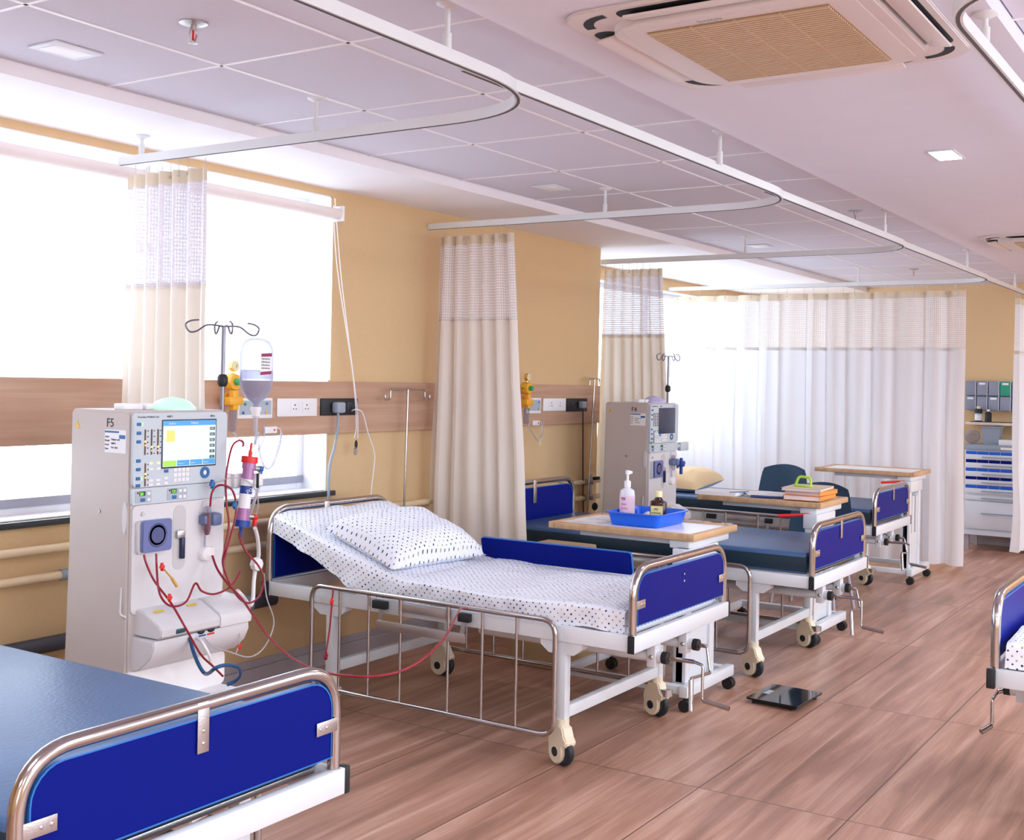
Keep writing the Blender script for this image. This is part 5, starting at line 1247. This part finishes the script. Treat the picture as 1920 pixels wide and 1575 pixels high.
def sprinkler(label, x, y):
    t = thing('fire_sprinkler', label, 'sprinkler', (x, y, ZT), 0, 'fire sprinklers in the ceiling')
    b = MB(); b.lathe([(0, 0), (.044, 0), (.044, -.003), (.020, -.010), (.014, -.010), (0, -.006)]); b.build('escutcheon', M_steel, t)
    b = MB(); b.cyl((0, 0, -.005), (0, 0, -.025), .010, seg=14)
    for s in (-1, 1): b.tube(fillet([(s*.008, 0, -.02), (s*.015, 0, -.035), (s*.006, 0, -.060)], .01, 4), .003, 8)
    b.lathe([(0, -.060), (.015, -.062), (.015, -.064), (0, -.066)]); b.build('head', M_steel, t)
    b = MB(); b.cyl((0, 0, -.025), (0, 0, -.055), .0035, seg=10); b.build('glass_bulb', M_red, t)
sprinkler('chrome fire sprinkler in the nearest ceiling tiles', 2.52, 2.84); sprinkler('fire sprinkler right of the third track', 7.25, 2.20); sprinkler('tiny fire sprinkler above the wide white curtain', 11.0, 2.79)

# ------------------------------------------------------------------ storage at the far wall
CXF = 12.36
t = thing('drawer_cabinet', 'white drawer cabinet with blue bin rows under the far wall shelf', 'cabinet', (CXF, 2.10, 0))
b = MB(); b.box(.02, .50, -.50, .50, .16, 1.00, .004); b.box(.0, .5, -.5, .5, .155, .20); b.build('body', M_white, t)
for y in (-.47, .47):
    for x in (.05, .46): b = MB(); b.box(x-.02, x+.02, y-.02, y+.02, 0, .155); b.build('leg', M_skirt, t)
zs = [(.905, .955), (.820, .872), (.735, .787), (.652, .704), (.568, .618), (.500, .545), (.215, .490)]
for i, (z0, z1) in enumerate(zs):
    b = MB(); b.box(.0, .02, -.49, .49, z0, z1, .003); d = b.build('drawer', M_white, t)
    b = MB(); zc = (z0+z1)/2+(.02 if i == 6 else 0); b.bar((-.018, -.13, zc), (-.018, .33, zc), .010, .010); b.bar((-.018, -.1, zc), (.0, -.1, zc), .008); b.bar((-.018, .3, zc), (.0, .3, zc), .008); b.build('handle', M_grey, d)
    if i < 5:
        for k in range(9): b = MB(); b.box(.004, .10, -.485+.109*k, -.485+.109*k+.10, z1+.002, z1+.030, .004); b.build('blue_bin', M_tray if i in (0, 2, 4) else M_blue, d)
t = thing('grey_top_tray', 'grey tray forming the top of the far drawer cabinet', 'tray', (CXF, 2.10, 1.0))
b = MB(); b.box(-.005, .50, -.505, .505, .0, .050, .006); b.build('tray_body', M_grey, t)
b = MB(); b.box(-.0065, -.005, -.05, .16, .012, .034); b.build('label_strip', M_label, t)
CT = 1.051
b = MB(); b.lathe([(0, 0), (.10, 0), (.125, .17), (.14, .172), (.14, .18), (.12, .18), (.095, .006), (0, .006)], seg=4); o = b.build('grey_bin', M_grey, None, False); o.location = (12.56, 2.38, CT); o.rotation_euler = (0, 0, PI/4); tag(o, 'grey open bin standing on the far cabinet', 'bin')
b = MB(); b.sph((0, 0, .07), .075, .9, 1, .9); o = b.build('plastic_bag', M_clear); o.location = (12.52, 2.56, CT+.0)
for v in o.data.vertices: v.co += v.co.normalized()*.018*noise.noise(v.co*22)
tag(o, 'crumpled clear plastic bag left of the grey bin', 'bag')
b = MB(); b.box(-.07, .07, -.08, .08, 0, .055, .004); o = b.build('small_box', M_wplastic); o.location = (12.50, 2.215, CT); tag(o, 'low white box right of the grey bin', 'box')
b = MB(); b.box(-.07, .07, -.12, .12, 0, .062, .006); o = b.build('teal_basket', mat('teal_plastic', (.02, .55, .42), .4)); o.location = (12.50, 2.005, CT); tag(o, 'teal plastic basket on the far cabinet', 'basket')
b = MB(); b.lathe([(.045, -.015), (.07, -.012), (.07, .012), (.045, .015), (.045, -.015)], axis='x'); o = b.build('tape_roll', M_wplastic); o.location = (12.50, 2.03, CT+.062+.071); tag(o, 'white tape roll on the teal basket', 'tape roll')
t = thing('wall_shelf', 'narrow pale shelf on the far wall above the cabinet', 'shelf', (FX-.26, 2.12, 1.255)); b = MB(); b.box(0, .26, -.54, .54, -.014, .014, .003); b.build('board', mat('pale_shelf', (.72, .60, .52), .4), t)
for y in (-.3, .3): b = MB(); b.box(.22, .255, y-.01, y+.01, -.12, -.014); b.build('bracket', M_grey, t)
b = MB(); b.box(.02, .18, -.12, .50, .0142, .019); b.build('liner', M_black, t)
SZ_ = 1.2742
t = thing('supply_bottle', 'dark bottle with white and blue label and cream lid on the far shelf', 'bottle', (FX-.16, 2.55, SZ_))
b = MB(); b.lathe([(0, 0), (.036, 0), (.036, .125), (.03, .13), (0, .13)]); b.build('body', M_black, t); b = MB(); b.lathe([(.0365, .01), (.0365, .065)]); b.build('white_label', M_label, t); b = MB(); b.lathe([(.0368, .065), (.0368, .082)]); b.build('blue_band', M_mgrey, t)
b = MB(); b.lathe([(0, .13), (.02, .13), (.02, .155), (0, .155)]); b.build('lid', M_cream, t)
t = thing('supply_bottle', 'dark bottle with white cap on the far shelf, right one', 'bottle', (FX-.16, 2.455, SZ_)); b = MB(); b.lathe([(0, 0), (.032, 0), (.032, .085), (.014, .105), (0, .105)]); b.build('body', M_black, t); b = MB(); b.lathe([(0, .105), (.014, .105), (.014, .125), (0, .125)]); b.build('cap', M_wplastic, t)
t = thing('bin_rack', 'grey rack of clear tilt bins on the far wall', 'bin rack', (FX-.11, 2.70, 1.385))
b = MB(); b.box(.07, .11, -1.02, 0, 0, .305); b.build('back', M_grey, t)
for r in range(2):
    for c in range(9):
        b = MB(); y0 = -.006-.1125*c; b.box(.0, .07, y0-.100, y0, .005+.152*r, .145+.152*r, .004); bn = b.build('tilt_bin', mat('bin_grey', (.26, .29, .38), .3) if (r, c) != (1, 3) else mat('bin_green', (.03, .32, .20), .4), t)
        if (r + c) % 2 == 0: b = MB(); b.box(-.002, 0, y0-.08, y0-.02, .115+.152*r, .135+.152*r); b.build('bin_label', M_label, bn)
        b = MB(); b.box(-.003, .0, y0-.104, y0-.099, .0+.152*r, .152+.152*r); b.build('divider', M_wplastic, bn)
